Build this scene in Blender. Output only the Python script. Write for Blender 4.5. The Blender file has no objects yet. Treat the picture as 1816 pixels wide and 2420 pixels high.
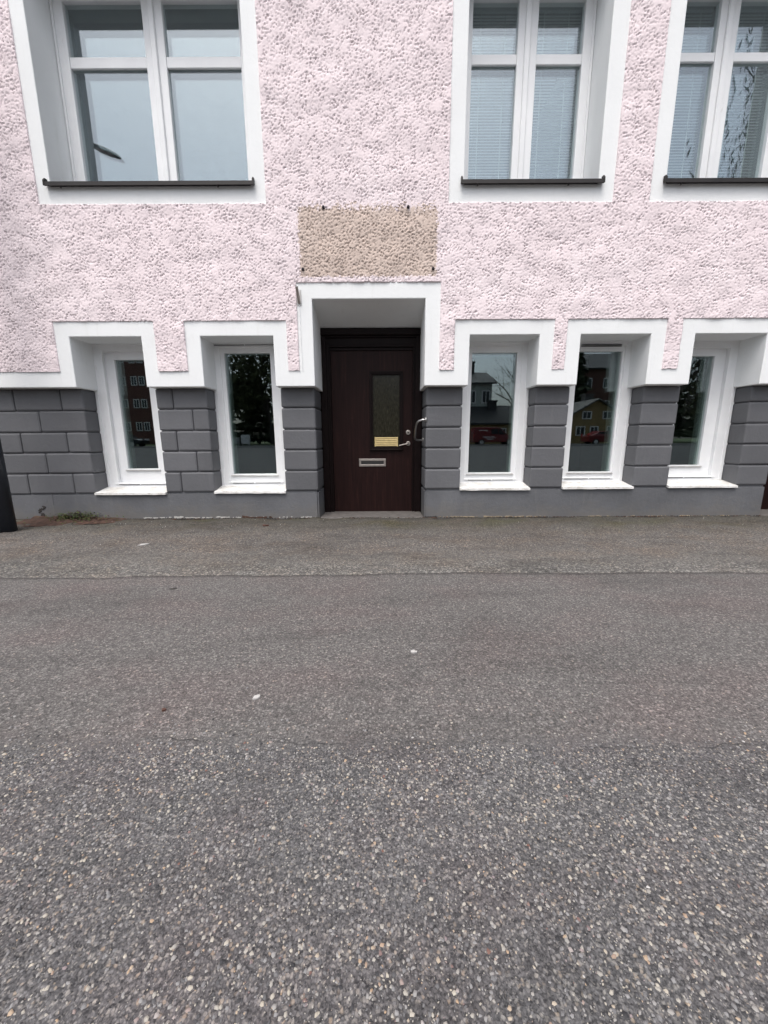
import bpy, bmesh, math, random
import numpy as np
from mathutils import Matrix, Vector, noise as mnoise

SC = bpy.context.scene
COL = SC.collection
random.seed(7)
RNG = np.random.default_rng(11)

# ------------------------------------------------------------------ camera
cam_d = bpy.data.cameras.new('camera')
cam = bpy.data.objects.new('camera', cam_d)
COL.objects.link(cam)
cam_d.sensor_fit = 'HORIZONTAL'
cam_d.sensor_width = 36.0
cam_d.lens = 18.02
cam_d.clip_start = 0.02
cam_d.clip_end = 2000
PITCH, ROLL = math.radians(11.0), math.radians(0.3)
fw = Vector((0, math.cos(PITCH), -math.sin(PITCH)))
up0 = Vector((0, math.sin(PITCH), math.cos(PITCH)))
rt0 = Vector((1, 0, 0))
rt = rt0 * math.cos(ROLL) - up0 * math.sin(ROLL)
up = rt0 * math.sin(ROLL) + up0 * math.cos(ROLL)
cam.matrix_world = Matrix(((rt.x, up.x, -fw.x, 0.0), (rt.y, up.y, -fw.y, -4.2), (rt.z, up.z, -fw.z, 0.9016), (0, 0, 0, 1)))
SC.camera = cam

# ------------------------------------------------------------------ world, sun, exposure
SUN_EL, SUN_AZ = math.radians(66), math.radians(198)       # azimuth clockwise from +Y: high, from the street side
w = bpy.data.worlds.new('World')
SC.world = w
w.use_nodes = True
nt = w.node_tree
nt.nodes.clear()
out = nt.nodes.new('ShaderNodeOutputWorld')
bg = nt.nodes.new('ShaderNodeBackground')
sky = nt.nodes.new('ShaderNodeTexSky')
sky.sky_type = 'NISHITA'
sky.sun_disc = False
sky.sun_elevation = SUN_EL
sky.sun_rotation = SUN_AZ
sky.air_density = 1.0
sky.dust_density = 5.0
sky.ozone_density = 1.0
hs = nt.nodes.new('ShaderNodeHueSaturation')                # an overcast sky is nearly grey
hs.inputs['Saturation'].default_value = 0.46
nt.links.new(sky.outputs[0], hs.inputs['Color'])
nt.links.new(hs.outputs[0], bg.inputs['Color'])
bg.inputs['Strength'].default_value = 0.14
nt.links.new(bg.outputs[0], out.inputs[0])

sun_d = bpy.data.lights.new('sun', 'SUN')
sun_d.energy = 0.5
sun_d.angle = math.radians(28)
sun_d.color = (1.0, 0.97, 0.93)
sun = bpy.data.objects.new('sun', sun_d)
COL.objects.link(sun)
sdir = Vector((math.sin(SUN_AZ) * math.cos(SUN_EL), math.cos(SUN_AZ) * math.cos(SUN_EL), math.sin(SUN_EL)))
sun.rotation_euler = sdir.to_track_quat('Z', 'Y').to_euler()
sun.location = (0, -10, 20)

SC.view_settings.view_transform = 'Standard'
SC.view_settings.look = 'None'
SC.view_settings.exposure = 1.0
SC.view_settings.gamma = 1.0
SC.view_settings.use_curve_mapping = False
SC.cycles.max_bounces = 10
SC.cycles.transparent_max_bounces = 16
SC.cycles.glossy_bounces = 6

# ------------------------------------------------------------------ node helpers
def new_mat(name):
    m = bpy.data.materials.new(name)
    m.use_nodes = True
    t = m.node_tree
    b = t.nodes['Principled BSDF']
    return m, t, b

def node(t, typ, **kw):
    n = t.nodes.new(typ)
    for k, v in kw.items():
        if k in n.inputs:
            n.inputs[k].default_value = v
        else:
            setattr(n, k, v)
    return n

def link(t, a, b):
    t.links.new(a, b)

def ramp(t, fac, stops, interp='LINEAR'):
    r = t.nodes.new('ShaderNodeValToRGB')
    r.color_ramp.interpolation = interp
    el = r.color_ramp.elements
    while len(el) < len(stops):
        el.new(0.5)
    for e, (p, c) in zip(el, stops):
        e.position = p
        e.color = (c[0], c[1], c[2], 1) if hasattr(c, '__len__') else (c, c, c, 1)
    link(t, fac, r.inputs[0])
    return r.outputs[0]

def mix(t, fac, a, b, mode='MIX'):
    n = t.nodes.new('ShaderNodeMix')
    n.data_type = 'RGBA'
    n.blend_type = mode
    for sock, v in ((n.inputs[0], fac), (n.inputs[6], a), (n.inputs[7], b)):
        if isinstance(v, (int, float)):
            sock.default_value = v
        elif isinstance(v, tuple):
            sock.default_value = (v[0], v[1], v[2], 1)
        else:
            link(t, v, sock)
    return n.outputs[2]

def coords(t, scale=(1, 1, 1)):
    g = node(t, 'ShaderNodeNewGeometry')
    mp = node(t, 'ShaderNodeMapping')
    mp.inputs['Scale'].default_value = scale
    link(t, g.outputs['Position'], mp.inputs['Vector'])
    return mp.outputs[0]

def fbm(t, vec, scale, detail=4, rough=0.55, dist=0.0):
    n = node(t, 'ShaderNodeTexNoise', Scale=scale, Detail=detail, Roughness=rough, Distortion=dist)
    link(t, vec, n.inputs['Vector'])
    return n.outputs[0]

def bump(t, b, height, strength, dist, prev=None):
    n = node(t, 'ShaderNodeBump', Strength=strength, Distance=dist)
    link(t, height, n.inputs['Height'])
    if prev is not None:
        link(t, prev, n.inputs['Normal'])
    link(t, n.outputs[0], b.inputs['Normal'])
    return n.outputs[0]

def plain(name, col, rough=0.5, metal=0.0, var=0.12, vscale=6.0, bstr=0.0, bscale=60.0, bdist=0.002, spec=0.5):
    m, t, b = new_mat(name)
    v = coords(t)
    f = fbm(t, v, vscale, 5, 0.6)
    lo = tuple(c * (1 - var) for c in col)
    hi = tuple(min(1, c * (1 + var)) for c in col)
    link(t, ramp(t, f, [(0.3, lo), (0.7, hi)]), b.inputs['Base Color'])
    b.inputs['Roughness'].default_value = rough
    b.inputs['Metallic'].default_value = metal
    b.inputs['Specular IOR Level'].default_value = spec
    if bstr:
        bump(t, b, fbm(t, v, bscale, 4, 0.6), bstr, bdist)
    return m

M = {}
# pink roughcast
def roughcast(name, base, dirty, dirt_amt, pit):
    m, t, b = new_mat(name)
    v = coords(t)
    big = fbm(t, v, 1.1, 5, 0.6)
    fine = fbm(t, v, 55, 4, 0.6)
    c = ramp(t, big, [(0.3, tuple(x * 0.955 for x in base)), (0.52, base), (0.72, tuple(min(1, x * 0.92 + 0.09) for x in base))])
    c = mix(t, ramp(t, fine, [(0.55, 0.0), (0.8, dirt_amt)]), c, dirty)
    link(t, c, b.inputs['Base Color'])
    b.inputs['Roughness'].default_value = 0.9
    b.inputs['Specular IOR Level'].default_value = 0.2
    n1 = bump(t, b, fbm(t, v, 70, 3, 0.6), 0.25, 0.003)
    return m
M['pink'] = roughcast('pink_roughcast', (0.81, 0.705, 0.722), (0.70, 0.60, 0.61), 0.3, 0.5)
M['patch'] = roughcast('bare_roughcast', (0.61, 0.50, 0.44), (0.40, 0.31, 0.26), 0.55, 0.5)

def painted_plaster(name, col, var, bs, rough=0.8, dirt=None, per_object=False, splash=None):
    m, t, b = new_mat(name)
    v = coords(t)
    f = fbm(t, v, 2.3, 6, 0.62)
    lo = tuple(c * (1 - var) for c in col)
    hi = tuple(min(1, c * (1 + var)) for c in col)
    c = ramp(t, f, [(0.3, lo), (0.7, hi)])
    if dirt:
        st = fbm(t, coords(t, (9, 9, 1.2)), 1.5, 6, 0.7)
        c = mix(t, ramp(t, st, [(0.56, 0.0), (0.8, 0.35)]), c, dirt)
        sp = fbm(t, v, 38, 2, 0.5)
        c = mix(t, ramp(t, sp, [(0.74, 0.0), (0.79, 0.5)]), c, dirt)
    if per_object:
        oi = node(t, 'ShaderNodeObjectInfo')
        c = mix(t, 1.0, c, ramp(t, oi.outputs['Random'], [(0.0, 0.88), (1.0, 1.06)]), 'MULTIPLY')
    if splash:
        g = node(t, 'ShaderNodeNewGeometry')
        sp = node(t, 'ShaderNodeSeparateXYZ')
        link(t, g.outputs['Position'], sp.inputs[0])
        ad = node(t, 'ShaderNodeMath', operation='MULTIPLY_ADD')
        link(t, fbm(t, coords(t, (3, 3, 5)), 1.6, 7, 0.72), ad.inputs[0])
        ad.inputs[1].default_value = -0.55
        link(t, sp.outputs['Z'], ad.inputs[2])
        mr = node(t, 'ShaderNodeMapRange')
        mr.inputs['From Min'].default_value = -0.10
        mr.inputs['From Max'].default_value = -0.32
        link(t, ad.outputs[0], mr.inputs['Value'])
        k = node(t, 'ShaderNodeMath', operation='MULTIPLY')
        link(t, mr.outputs[0], k.inputs[0])
        k.inputs[1].default_value = 0.6
        c = mix(t, k.outputs[0], c, splash)
    link(t, c, b.inputs['Base Color'])
    b.inputs['Roughness'].default_value = rough
    b.inputs['Specular IOR Level'].default_value = 0.3
    n1 = bump(t, b, fbm(t, v, 28, 5, 0.6), bs, 0.008)
    bump(t, b, fbm(t, v, 160, 3, 0.6), bs * 0.8, 0.002, n1)
    return m
M['white'] = painted_plaster('white_plaster', (0.80, 0.815, 0.815), 0.025, 0.22, 0.8, (0.60, 0.60, 0.57))
M['grey'] = painted_plaster('grey_paint', (0.118, 0.120, 0.128), 0.10, 0.45, 0.6, (0.17, 0.17, 0.175), per_object=True)
M['grey_base'] = painted_plaster('grey_paint_worn', (0.118, 0.121, 0.130), 0.16, 0.6, 0.62, (0.21, 0.21, 0.205), splash=(0.155, 0.142, 0.125))
M['joint'] = painted_plaster('grey_joint', (0.09, 0.09, 0.098), 0.10, 0.3, 0.7)

def frame_mat():
    m, t, b = new_mat('white_window_paint')
    v = coords(t)
    c = ramp(t, fbm(t, v, 5, 5, 0.6), [(0.3, (0.75, 0.76, 0.77)), (0.7, (0.81, 0.82, 0.825))])
    sp = fbm(t, coords(t, (30, 30, 5)), 1.0, 5, 0.7)
    c = mix(t, ramp(t, sp, [(0.66, 0.0), (0.74, 0.55)]), c, (0.46, 0.44, 0.40))
    link(t, c, b.inputs['Base Color'])
    b.inputs['Roughness'].default_value = 0.42
    bump(t, b, fbm(t, coords(t, (60, 60, 10)), 1.0, 3, 0.5), 0.15, 0.002)
    return m
M['frame'] = frame_mat()
def sill_mat():
    m, t, b = new_mat('white_sill_sheet')
    v = coords(t)
    c = ramp(t, fbm(t, v, 7, 5, 0.6), [(0.35, (0.60, 0.59, 0.56)), (0.6, (0.74, 0.74, 0.73))])
    c = mix(t, ramp(t, fbm(t, coords(t, (14, 40, 30)), 1.0, 6, 0.75), [(0.48, 0.0), (0.70, 0.75)]), c, (0.33, 0.29, 0.24))
    link(t, c, b.inputs['Base Color'])
    b.inputs['Roughness'].default_value = 0.5
    return m
M['sill'] = sill_mat()
M['dark_sill'] = plain('dark_sheet_metal', (0.016, 0.0135, 0.013), 0.5, 0.0, 0.3, 9, 0.1, 80, spec=0.3)
M['slot'] = plain('dark_gap', (0.02, 0.02, 0.02), 0.8)
M['bead'] = plain('aluminium_bead', (0.55, 0.54, 0.53), 0.4, 0.6, 0.15, 15)

def glass_mat(name, tint, refl, rough=0.0, bstr=0.0):
    """thin clear glass: reflection by Schlick's law on each face, the rest passes straight"""
    m = bpy.data.materials.new(name)
    m.use_nodes = True
    t = m.node_tree
    t.nodes.clear()
    o = node(t, 'ShaderNodeOutputMaterial')
    g = node(t, 'ShaderNodeNewGeometry')
    dot = node(t, 'ShaderNodeVectorMath', operation='DOT_PRODUCT')
    link(t, g.outputs['Normal'], dot.inputs[0])
    link(t, g.outputs['Incoming'], dot.inputs[1])
    ab = node(t, 'ShaderNodeMath', operation='ABSOLUTE')
    link(t, dot.outputs['Value'], ab.inputs[0])
    om = node(t, 'ShaderNodeMath', operation='SUBTRACT')
    om.inputs[0].default_value = 1.0
    link(t, ab.outputs[0], om.inputs[1])
    pw = node(t, 'ShaderNodeMath', operation='POWER')
    link(t, om.outputs[0], pw.inputs[0])
    pw.inputs[1].default_value = 5.0
    ma = node(t, 'ShaderNodeMath', operation='MULTIPLY_ADD')
    link(t, pw.outputs[0], ma.inputs[0])
    ma.inputs[1].default_value = 0.95
    ma.inputs[2].default_value = refl
    tr = node(t, 'ShaderNodeBsdfTransparent')
    tr.inputs[0].default_value = (*tint, 1)
    gl = node(t, 'ShaderNodeBsdfGlossy')
    gl.inputs['Roughness'].default_value = rough
    gl.inputs['Color'].default_value = (0.86, 0.93, 1.0, 1)
    nz = node(t, 'ShaderNodeTexNoise', Scale=2.2 if bstr < 0.5 else 60.0, Detail=1.0)
    link(t, coords(t, (1, 1, 0.5)), nz.inputs['Vector'])
    bp = node(t, 'ShaderNodeBump', Strength=max(bstr, 0.02), Distance=0.01 if bstr else 0.004)
    link(t, nz.outputs[0], bp.inputs['Height'])
    link(t, bp.outputs[0], gl.inputs['Normal'])
    mx = node(t, 'ShaderNodeMixShader')
    link(t, ma.outputs[0], mx.inputs[0])
    link(t, tr.outputs[0], mx.inputs[1])
    link(t, gl.outputs[0], mx.inputs[2])
    link(t, mx.outputs[0], o.inputs[0])
    return m
M['glass'] = glass_mat('window_glass', (0.90, 0.93, 0.92), 0.118)
M['glass_low'] = glass_mat('cellar_window_glass', (0.86, 0.90, 0.88), 0.088)

def door_glass():
    m, t, b = new_mat('obscure_door_glass')
    v = coords(t, (90, 90, 22))
    f = fbm(t, v, 1.0, 5, 0.65)
    c = ramp(t, f, [(0.3, (0.006, 0.006, 0.003)), (0.55, (0.022, 0.020, 0.012)), (0.8, (0.070, 0.066, 0.046))])
    link(t, c, b.inputs['Base Color'])
    b.inputs['Roughness'].default_value = 0.12
    b.inputs['Specular IOR Level'].default_value = 0.3
    bump(t, b, f, 0.5, 0.003)
    return m
M['door_glass'] = door_glass()

def door_wood():
    m, t, b = new_mat('dark_brown_stained_wood')
    v = coords(t, (26, 26, 1.3))
    f = fbm(t, v, 1.6, 6, 0.65, 0.6)
    g = fbm(t, coords(t, (220, 220, 5)), 1.0, 3, 0.6)
    c = ramp(t, f, [(0.28, (0.0075, 0.0030, 0.0028)), (0.55, (0.0160, 0.0062, 0.0056)), (0.75, (0.033, 0.0130, 0.0105))])
    c = mix(t, ramp(t, g, [(0.4, 0.0), (0.75, 0.45)]), c, (0.016, 0.007, 0.007))
    sc = fbm(t, coords(t, (3, 3, 90)), 1.0, 4, 0.75)
    c = mix(t, ramp(t, sc, [(0.72, 0.0), (0.78, 0.35)]), c, (0.11, 0.075, 0.06))
    link(t, c, b.inputs['Base Color'])
    b.inputs['Roughness'].default_value = 0.5
    b.inputs['Specular IOR Level'].default_value = 0.13
    bump(t, b, g, 0.12, 0.001)
    return m
M['door'] = door_wood()
M['door_frame'] = plain('dark_frame_paint', (0.007, 0.0035, 0.0035), 0.5, 0, 0.3, 8, 0.1, 90, spec=0.12)
M['brass'] = plain('pale_brass', (0.60, 0.47, 0.22), 0.55, 0.2, 0.15, 20)
M['steel'] = plain('brushed_steel', (0.55, 0.54, 0.53), 0.28, 1.0, 0.12, 30)
M['dull_steel'] = plain('dull_steel', (0.42, 0.38, 0.35), 0.38, 0.9, 0.15, 30)
M['black_metal'] = plain('black_post_paint', (0.013, 0.017, 0.025), 0.4, 0, 0.3, 5, 0.1, 40)
M['plug'] = plain('rusty_plug', (0.035, 0.03, 0.035), 0.8)
M['room'] = plain('room_paint', (0.20, 0.20, 0.19), 0.9)
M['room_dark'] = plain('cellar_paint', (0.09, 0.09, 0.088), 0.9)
M['inner'] = plain('inner_reveal', (0.30, 0.31, 0.30), 0.8)
M['slat'] = plain('blind_slat', (0.68, 0.70, 0.71), 0.5)
M['cord'] = plain('blind_cord', (0.7, 0.72, 0.73), 0.7)
M['stone'] = plain('threshold_stone', (0.105, 0.096, 0.090), 0.85, 0, 0.3, 14, 0.5, 40, 0.006)
M['chalk'] = plain('peeled_paint', (0.45, 0.44, 0.415), 0.9, 0, 0.2, 20)
M['mortar'] = plain('crumbling_mortar', (0.28, 0.23, 0.16), 0.95, 0, 0.4, 25)
M['litter'] = plain('white_litter', (0.40, 0.39, 0.38), 0.7, 0, 0.15, 40)
M['dry_leaf'] = plain('dry_leaf', (0.075, 0.032, 0.022), 0.7, 0, 0.3, 60)
M['grit'] = plain('dark_grit', (0.03, 0.026, 0.024), 0.9, 0, 0.3, 60)
M['soil'] = plain('rust_brown_soil', (0.060, 0.031, 0.021), 0.95, 0, 0.5, 18, 0.8, 60, 0.01)
M['moss'] = plain('moss_green', (0.06, 0.085, 0.020), 0.9, 0, 0.5, 30)

# asphalts
def stone_layer(t, vv, mid, dark, light, cell, speck, warm):
    """colour and relief of one asphalt mix: stone chips of about CELL metres in a dark binder"""
    vo = node(t, 'ShaderNodeTexVoronoi', Scale=1.0 / cell)
    link(t, vv, vo.inputs['Vector'])
    sep = node(t, 'ShaderNodeSeparateColor')
    link(t, vo.outputs['Color'], sep.inputs[0])
    c = ramp(t, sep.outputs[0], [(0.0, dark), (0.28, tuple(x * 0.62 for x in mid)), (0.60, mid), (0.84, tuple(x * 1.55 for x in mid)), (1.0, light)])
    hi = ramp(t, sep.outputs[1], [(1 - speck, 0.0), (1 - speck * 0.6, 1.0)])
    c = mix(t, hi, c, mix(t, sep.outputs[2], light, warm))
    c = mix(t, ramp(t, vo.outputs['Distance'], [(0.35, 0.0), (0.75, 0.75)]), c, dark)
    vo2 = node(t, 'ShaderNodeTexVoronoi', Scale=2.1 / cell)
    link(t, vv, vo2.inputs['Vector'])
    s2 = node(t, 'ShaderNodeSeparateColor')
    link(t, vo2.outputs['Color'], s2.inputs[0])
    c = mix(t, 0.4, c, ramp(t, s2.outputs[0], [(0.0, dark), (0.5, mid), (0.85, tuple(x * 1.6 for x in mid)), (1.0, light)]))
    return c, vo.outputs['Distance']

def asphalt(name, layer, var_big, tint=None, wall=False, front=None):
    m, t, b = new_mat(name)
    v = coords(t)
    wv = node(t, 'ShaderNodeTexNoise', Scale=90.0, Detail=2.0)
    link(t, v, wv.inputs['Vector'])
    vm = node(t, 'ShaderNodeVectorMath', operation='MULTIPLY_ADD')
    link(t, wv.outputs['Color'], vm.inputs[0])
    vm.inputs[1].default_value = (0.006, 0.006, 0.006)
    link(t, v, vm.inputs[2])
    vv = vm.outputs[0]
    g = node(t, 'ShaderNodeNewGeometry')
    sp = node(t, 'ShaderNodeSeparateXYZ')
    link(t, g.outputs['Position'], sp.inputs[0])
    Yv = sp.outputs['Y']
    def ymask(f, amp, lo, hi):
        """0..1 over LO..HI of y, its edge broken up by the noise F"""
        ad = node(t, 'ShaderNodeMath', operation='MULTIPLY_ADD')
        link(t, f, ad.inputs[0])
        ad.inputs[1].default_value = amp
        link(t, Yv, ad.inputs[2])
        mr = node(t, 'ShaderNodeMapRange')
        mr.inputs['From Min'].default_value = lo + amp * 0.5
        mr.inputs['From Max'].default_value = hi + amp * 0.5
        link(t, ad.outputs[0], mr.inputs['Value'])
        return mr.outputs[0]
    c, h = stone_layer(t, vv, *layer)
    f1 = fbm(t, coords(t, (0.55, 1.5, 1)), 1.3, 6, 0.6, 0.4)
    f2 = fbm(t, coords(t, (0.8, 1.3, 1)), 2.2, 5, 0.6)
    f3 = fbm(t, v, 9.0, 7, 0.72)
    f4 = fbm(t, coords(t, (0.35, 2.2, 1)), 2.6, 6, 0.65, 0.3)
    if wall:
        # washed-out stones collect towards the seam
        c2, h2 = stone_layer(t, vv, (0.125, 0.120, 0.114), (0.030, 0.029, 0.028), (0.36, 0.35, 0.32), 0.012, 0.14, (0.38, 0.33, 0.27))
        k = node(t, 'ShaderNodeMath', operation='SUBTRACT')
        k.inputs[0].default_value = 1.0
        link(t, ymask(f4, 0.9, -1.62, -1.15), k.inputs[1])
        c = mix(t, k.outputs[0], c, c2)
    if front:
        c2, h2 = stone_layer(t, vv, *front)
        k = node(t, 'ShaderNodeMath', operation='SUBTRACT')
        k.inputs[0].default_value = 1.0
        link(t, ymask(f3, 0.16, -3.235, -3.165), k.inputs[1])
        c = mix(t, k.outputs[0], c, c2)
    c = mix(t, 1.0, c, ramp(t, f1, [(0.28, 1 - var_big), (0.5, 1.0), (0.75, 1.0)]), 'MULTIPLY')
    c = mix(t, 1.0, c, ramp(t, f4, [(0.30, 1 - var_big * 0.8), (0.48, 1.0), (0.7, 1.0)]), 'MULTIPLY')
    if tint:
        c = mix(t, ramp(t, f2, [(0.45, 0.0), (0.66, 0.8)]), c, mix(t, 1.0, c, tint, 'MULTIPLY'))
    if wall:
        c = mix(t, ymask(f1, 1.3, -0.75, 0.10), c, mix(t, 1.0, c, (0.56, 0.57, 0.52), 'MULTIPLY'))
        # algae film in blotches near the wall
        al = node(t, 'ShaderNodeMath', operation='MULTIPLY')
        link(t, ymask(f2, 0.6, -0.6, -0.1), al.inputs[0])
        link(t, ramp(t, fbm(t, coords(t, (0.7, 1, 1)), 1.7, 4, 0.6), [(0.52, 0.0), (0.66, 0.65)]), al.inputs[1])
        c = mix(t, al.outputs[0], c, mix(t, 1.0, c, (0.82, 0.86, 0.50), 'MULTIPLY'))
    link(t, c, b.inputs['Base Color'])
    b.inputs['Roughness'].default_value = 0.88
    b.inputs['Specular IOR Level'].default_value = 0.25
    bump(t, b, h, 0.5, 0.004)
    return m
L_near = ((0.122, 0.114, 0.108), (0.035, 0.032, 0.030), (0.34, 0.31, 0.28), 0.0105, 0.07, (0.36, 0.27, 0.18))
L_mid = ((0.120, 0.114, 0.110), (0.044, 0.042, 0.042), (0.28, 0.265, 0.255), 0.0075, 0.04, (0.36, 0.30, 0.26))
L_front = ((0.108, 0.106, 0.108), (0.022, 0.022, 0.024), (0.30, 0.285, 0.26), 0.0055, 0.08, (0.34, 0.27, 0.20))
M['asphalt_near'] = asphalt('asphalt_old', L_near, 0.38, (1.02, 0.93, 0.86), wall=True)
M['asphalt_mid'] = asphalt('asphalt_fine', L_mid, 0.25, (1.06, 0.97, 0.97), front=L_front)
M['road'] = asphalt('road_asphalt', ((0.095, 0.093, 0.094), (0.04, 0.04, 0.04), (0.2, 0.2, 0.2), 0.02, 0.03, (0.2, 0.18, 0.15)), 0.25)
M['ground'] = plain('ground_soil', (0.06, 0.055, 0.04), 0.95, 0, 0.4, 0.4)
M['lawn'] = plain('lawn_green', (0.05, 0.075, 0.02), 0.95, 0, 0.4, 1.2)
M['kerb'] = plain('kerb_stone', (0.27, 0.26, 0.25), 0.85, 0, 0.2, 4)

# ------------------------------------------------------------------ object helpers
def put(o, parent=None, kind=None, label=None, cat=None, group=None):
    COL.objects.link(o)
    if parent is not None:
        o.parent = parent
    if kind: o['kind'] = kind
    if label: o['label'] = label
    if cat: o['category'] = cat
    if group: o['group'] = group
    return o

def thing(name, loc, label, cat, group=None):
    o = bpy.data.objects.new(name, None)
    o.location = loc
    o.empty_display_size = 0.2
    return put(o, None, None, label, cat, group)

def bm_obj(name, bm, mat, parent=None, smooth=False, **kw):
    me = bpy.data.meshes.new(name)
    bmesh.ops.recalc_face_normals(bm, faces=bm.faces)
    bm.to_mesh(me)
    bm.free()
    for mm in (mat if isinstance(mat, (list, tuple)) else [mat]):
        me.materials.append(mm)
    if smooth:
        me.polygons.foreach_set('use_smooth', [True] * len(me.polygons))
    return put(bpy.data.objects.new(name, me), parent, **kw)

def np_obj(name, verts, faces, mat, parent=None, smooth=False, **kw):
    """verts (n,3); faces (m,3|4) arrays"""
    me = bpy.data.meshes.new(name)
    k = faces.shape[1]
    me.vertices.add(len(verts))
    me.vertices.foreach_set('co', np.ascontiguousarray(verts, dtype=np.float32).ravel())
    me.loops.add(faces.size)
    me.loops.foreach_set('vertex_index', np.ascontiguousarray(faces, dtype=np.int32).ravel())
    me.polygons.add(len(faces))
    me.polygons.foreach_set('loop_start', np.arange(0, faces.size, k, dtype=np.int32))
    me.polygons.foreach_set('loop_total', np.full(len(faces), k, dtype=np.int32))
    me.update(calc_edges=True)
    me.validate()
    for mm in (mat if isinstance(mat, (list, tuple)) else [mat]):
        me.materials.append(mm)
    if smooth:
        me.polygons.foreach_set('use_smooth', [True] * len(me.polygons))
    return put(bpy.data.objects.new(name, me), parent, **kw)

def box(bm, x0, x1, y0, y1, z0, z1, bev=0.0, seg=1):
    vs = [bm.verts.new(p) for p in ((x0, y0, z0), (x1, y0, z0), (x1, y1, z0), (x0, y1, z0), (x0, y0, z1), (x1, y0, z1), (x1, y1, z1), (x0, y1, z1))]
    fs = [bm.faces.new([vs[i] for i in q]) for q in ((0, 1, 5, 4), (1, 2, 6, 5), (2, 3, 7, 6), (3, 0, 4, 7), (4, 5, 6, 7), (3, 2, 1, 0))]
    if bev:
        es = set()
        for f in fs:
            es.update(f.edges)
        bmesh.ops.bevel(bm, geom=list(es), offset=bev, segments=seg, affect='EDGES', profile=0.5)
    return vs

def prism(bm, pts, a, b, axis='y', bev=0.0):
    """outline pts in (x,z) extruded along y from a to b (axis 'x': pts in (y,z), along x)"""
    mk = (lambda p, s: (p[0], s, p[1])) if axis == 'y' else (lambda p, s: (s, p[0], p[1]))
    v0 = [bm.verts.new(mk(p, a)) for p in pts]
    v1 = [bm.verts.new(mk(p, b)) for p in pts]
    n = len(pts)
    fs = [bm.faces.new(v0), bm.faces.new(v1[::-1])]
    for i in range(n):
        fs.append(bm.faces.new((v0[i], v0[(i + 1) % n], v1[(i + 1) % n], v1[i])))
    return v0, v1

def ring(bm, x0, x1, z0, z1, wl, wr, wb, wt, y0, y1):
    """rectangular frame, mitred, from y0 (front) to y1"""
    o = [(x0, z0), (x1, z0), (x1, z1), (x0, z1)]
    i = [(x0 + wl, z0 + wb), (x1 - wr, z0 + wb), (x1 - wr, z1 - wt), (x0 + wl, z1 - wt)]
    V = [[bm.verts.new((p[0], y, p[1])) for p in s] for y in (y0, y1) for s in (o, i)]
    of, inf, ob, ib = V
    for k in range(4):
        n = (k + 1) % 4
        bm.faces.new((of[k], of[n], inf[n], inf[k]))
        bm.faces.new((ob[n], ob[k], ib[k], ib[n]))
        bm.faces.new((of[n], of[k], ob[k], ob[n]))
        bm.faces.new((inf[k], inf[n], ib[n], ib[k]))

def tube(bm, pts, rad, n=10, caps=True):
    rings = []
    up = Vector((0, 0, 1))
    P = [Vector(p) for p in pts]
    for i, p in enumerate(P):
        d = (P[min(i + 1, len(P) - 1)] - P[max(i - 1, 0)]).normalized()
        a = d.cross(up)
        if a.length < 1e-3:
            a = d.cross(Vector((1, 0, 0)))
        a.normalize()
        b = d.cross(a).normalized()
        r = rad[i] if hasattr(rad, '__len__') else rad
        rings.append([bm.verts.new(p + a * r * math.cos(2 * math.pi * k / n) + b * r * math.sin(2 * math.pi * k / n)) for k in range(n)])
    for i in range(len(rings) - 1):
        for k in range(n):
            bm.faces.new((rings[i][k], rings[i][(k + 1) % n], rings[i + 1][(k + 1) % n], rings[i + 1][k]))
    if caps:
        bm.faces.new(rings[0][::-1])
        bm.faces.new(rings[-1])

def bevel_mod(o, w_, seg=2):
    m = o.modifiers.new('bevel', 'BEVEL')
    m.width = w_
    m.segments = seg
    m.limit_method = 'ANGLE'
    m.angle_limit = math.radians(40)
    return o

def band_noise(shape, step, lo, hi, seed):
    """noise whose wavelengths lie between lo and hi metres, zero mean, unit deviation"""
    r = np.random.default_rng(seed)
    f = np.fft.rfft2(r.standard_normal(shape))
    ky = np.fft.fftfreq(shape[0], step)[:, None]
    kx = np.fft.rfftfreq(shape[1], step)[None, :]
    k = np.sqrt(kx * kx + ky * ky)
    f *= np.exp(-(k * lo) ** 2 * 0.7) * (1 - np.exp(-(k * hi) ** 2 * 0.7))
    h = np.fft.irfft2(f, shape)
    return (h - h.mean()) / h.std()

# ================================================================== GROUND
def edge1(x):
    return -1.755 + 0.02 * np.sin(x * 1.1 + 0.7) + 0.012 * np.sin(x * 3.7) + 0.006 * np.sin(x * 11.3 + 1) + 0.003 * np.sin(x * 41)
def edge2(x):
    return -3.205 + 0.012 * np.sin(x * 2.3 + 2) + 0.008 * np.sin(x * 7.1) + 0.005 * np.sin(x * 17.7 + 1) + 0.004 * np.sin(x * 37 + 2) + 0.003 * np.sin(x * 83)
def wall_edge(x):
    return 0.105 + 0.006 * np.sin(x * 5) + 0.005 * np.sin(x * 13 + 1) + 0.004 * np.sin(x * 37)

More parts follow.
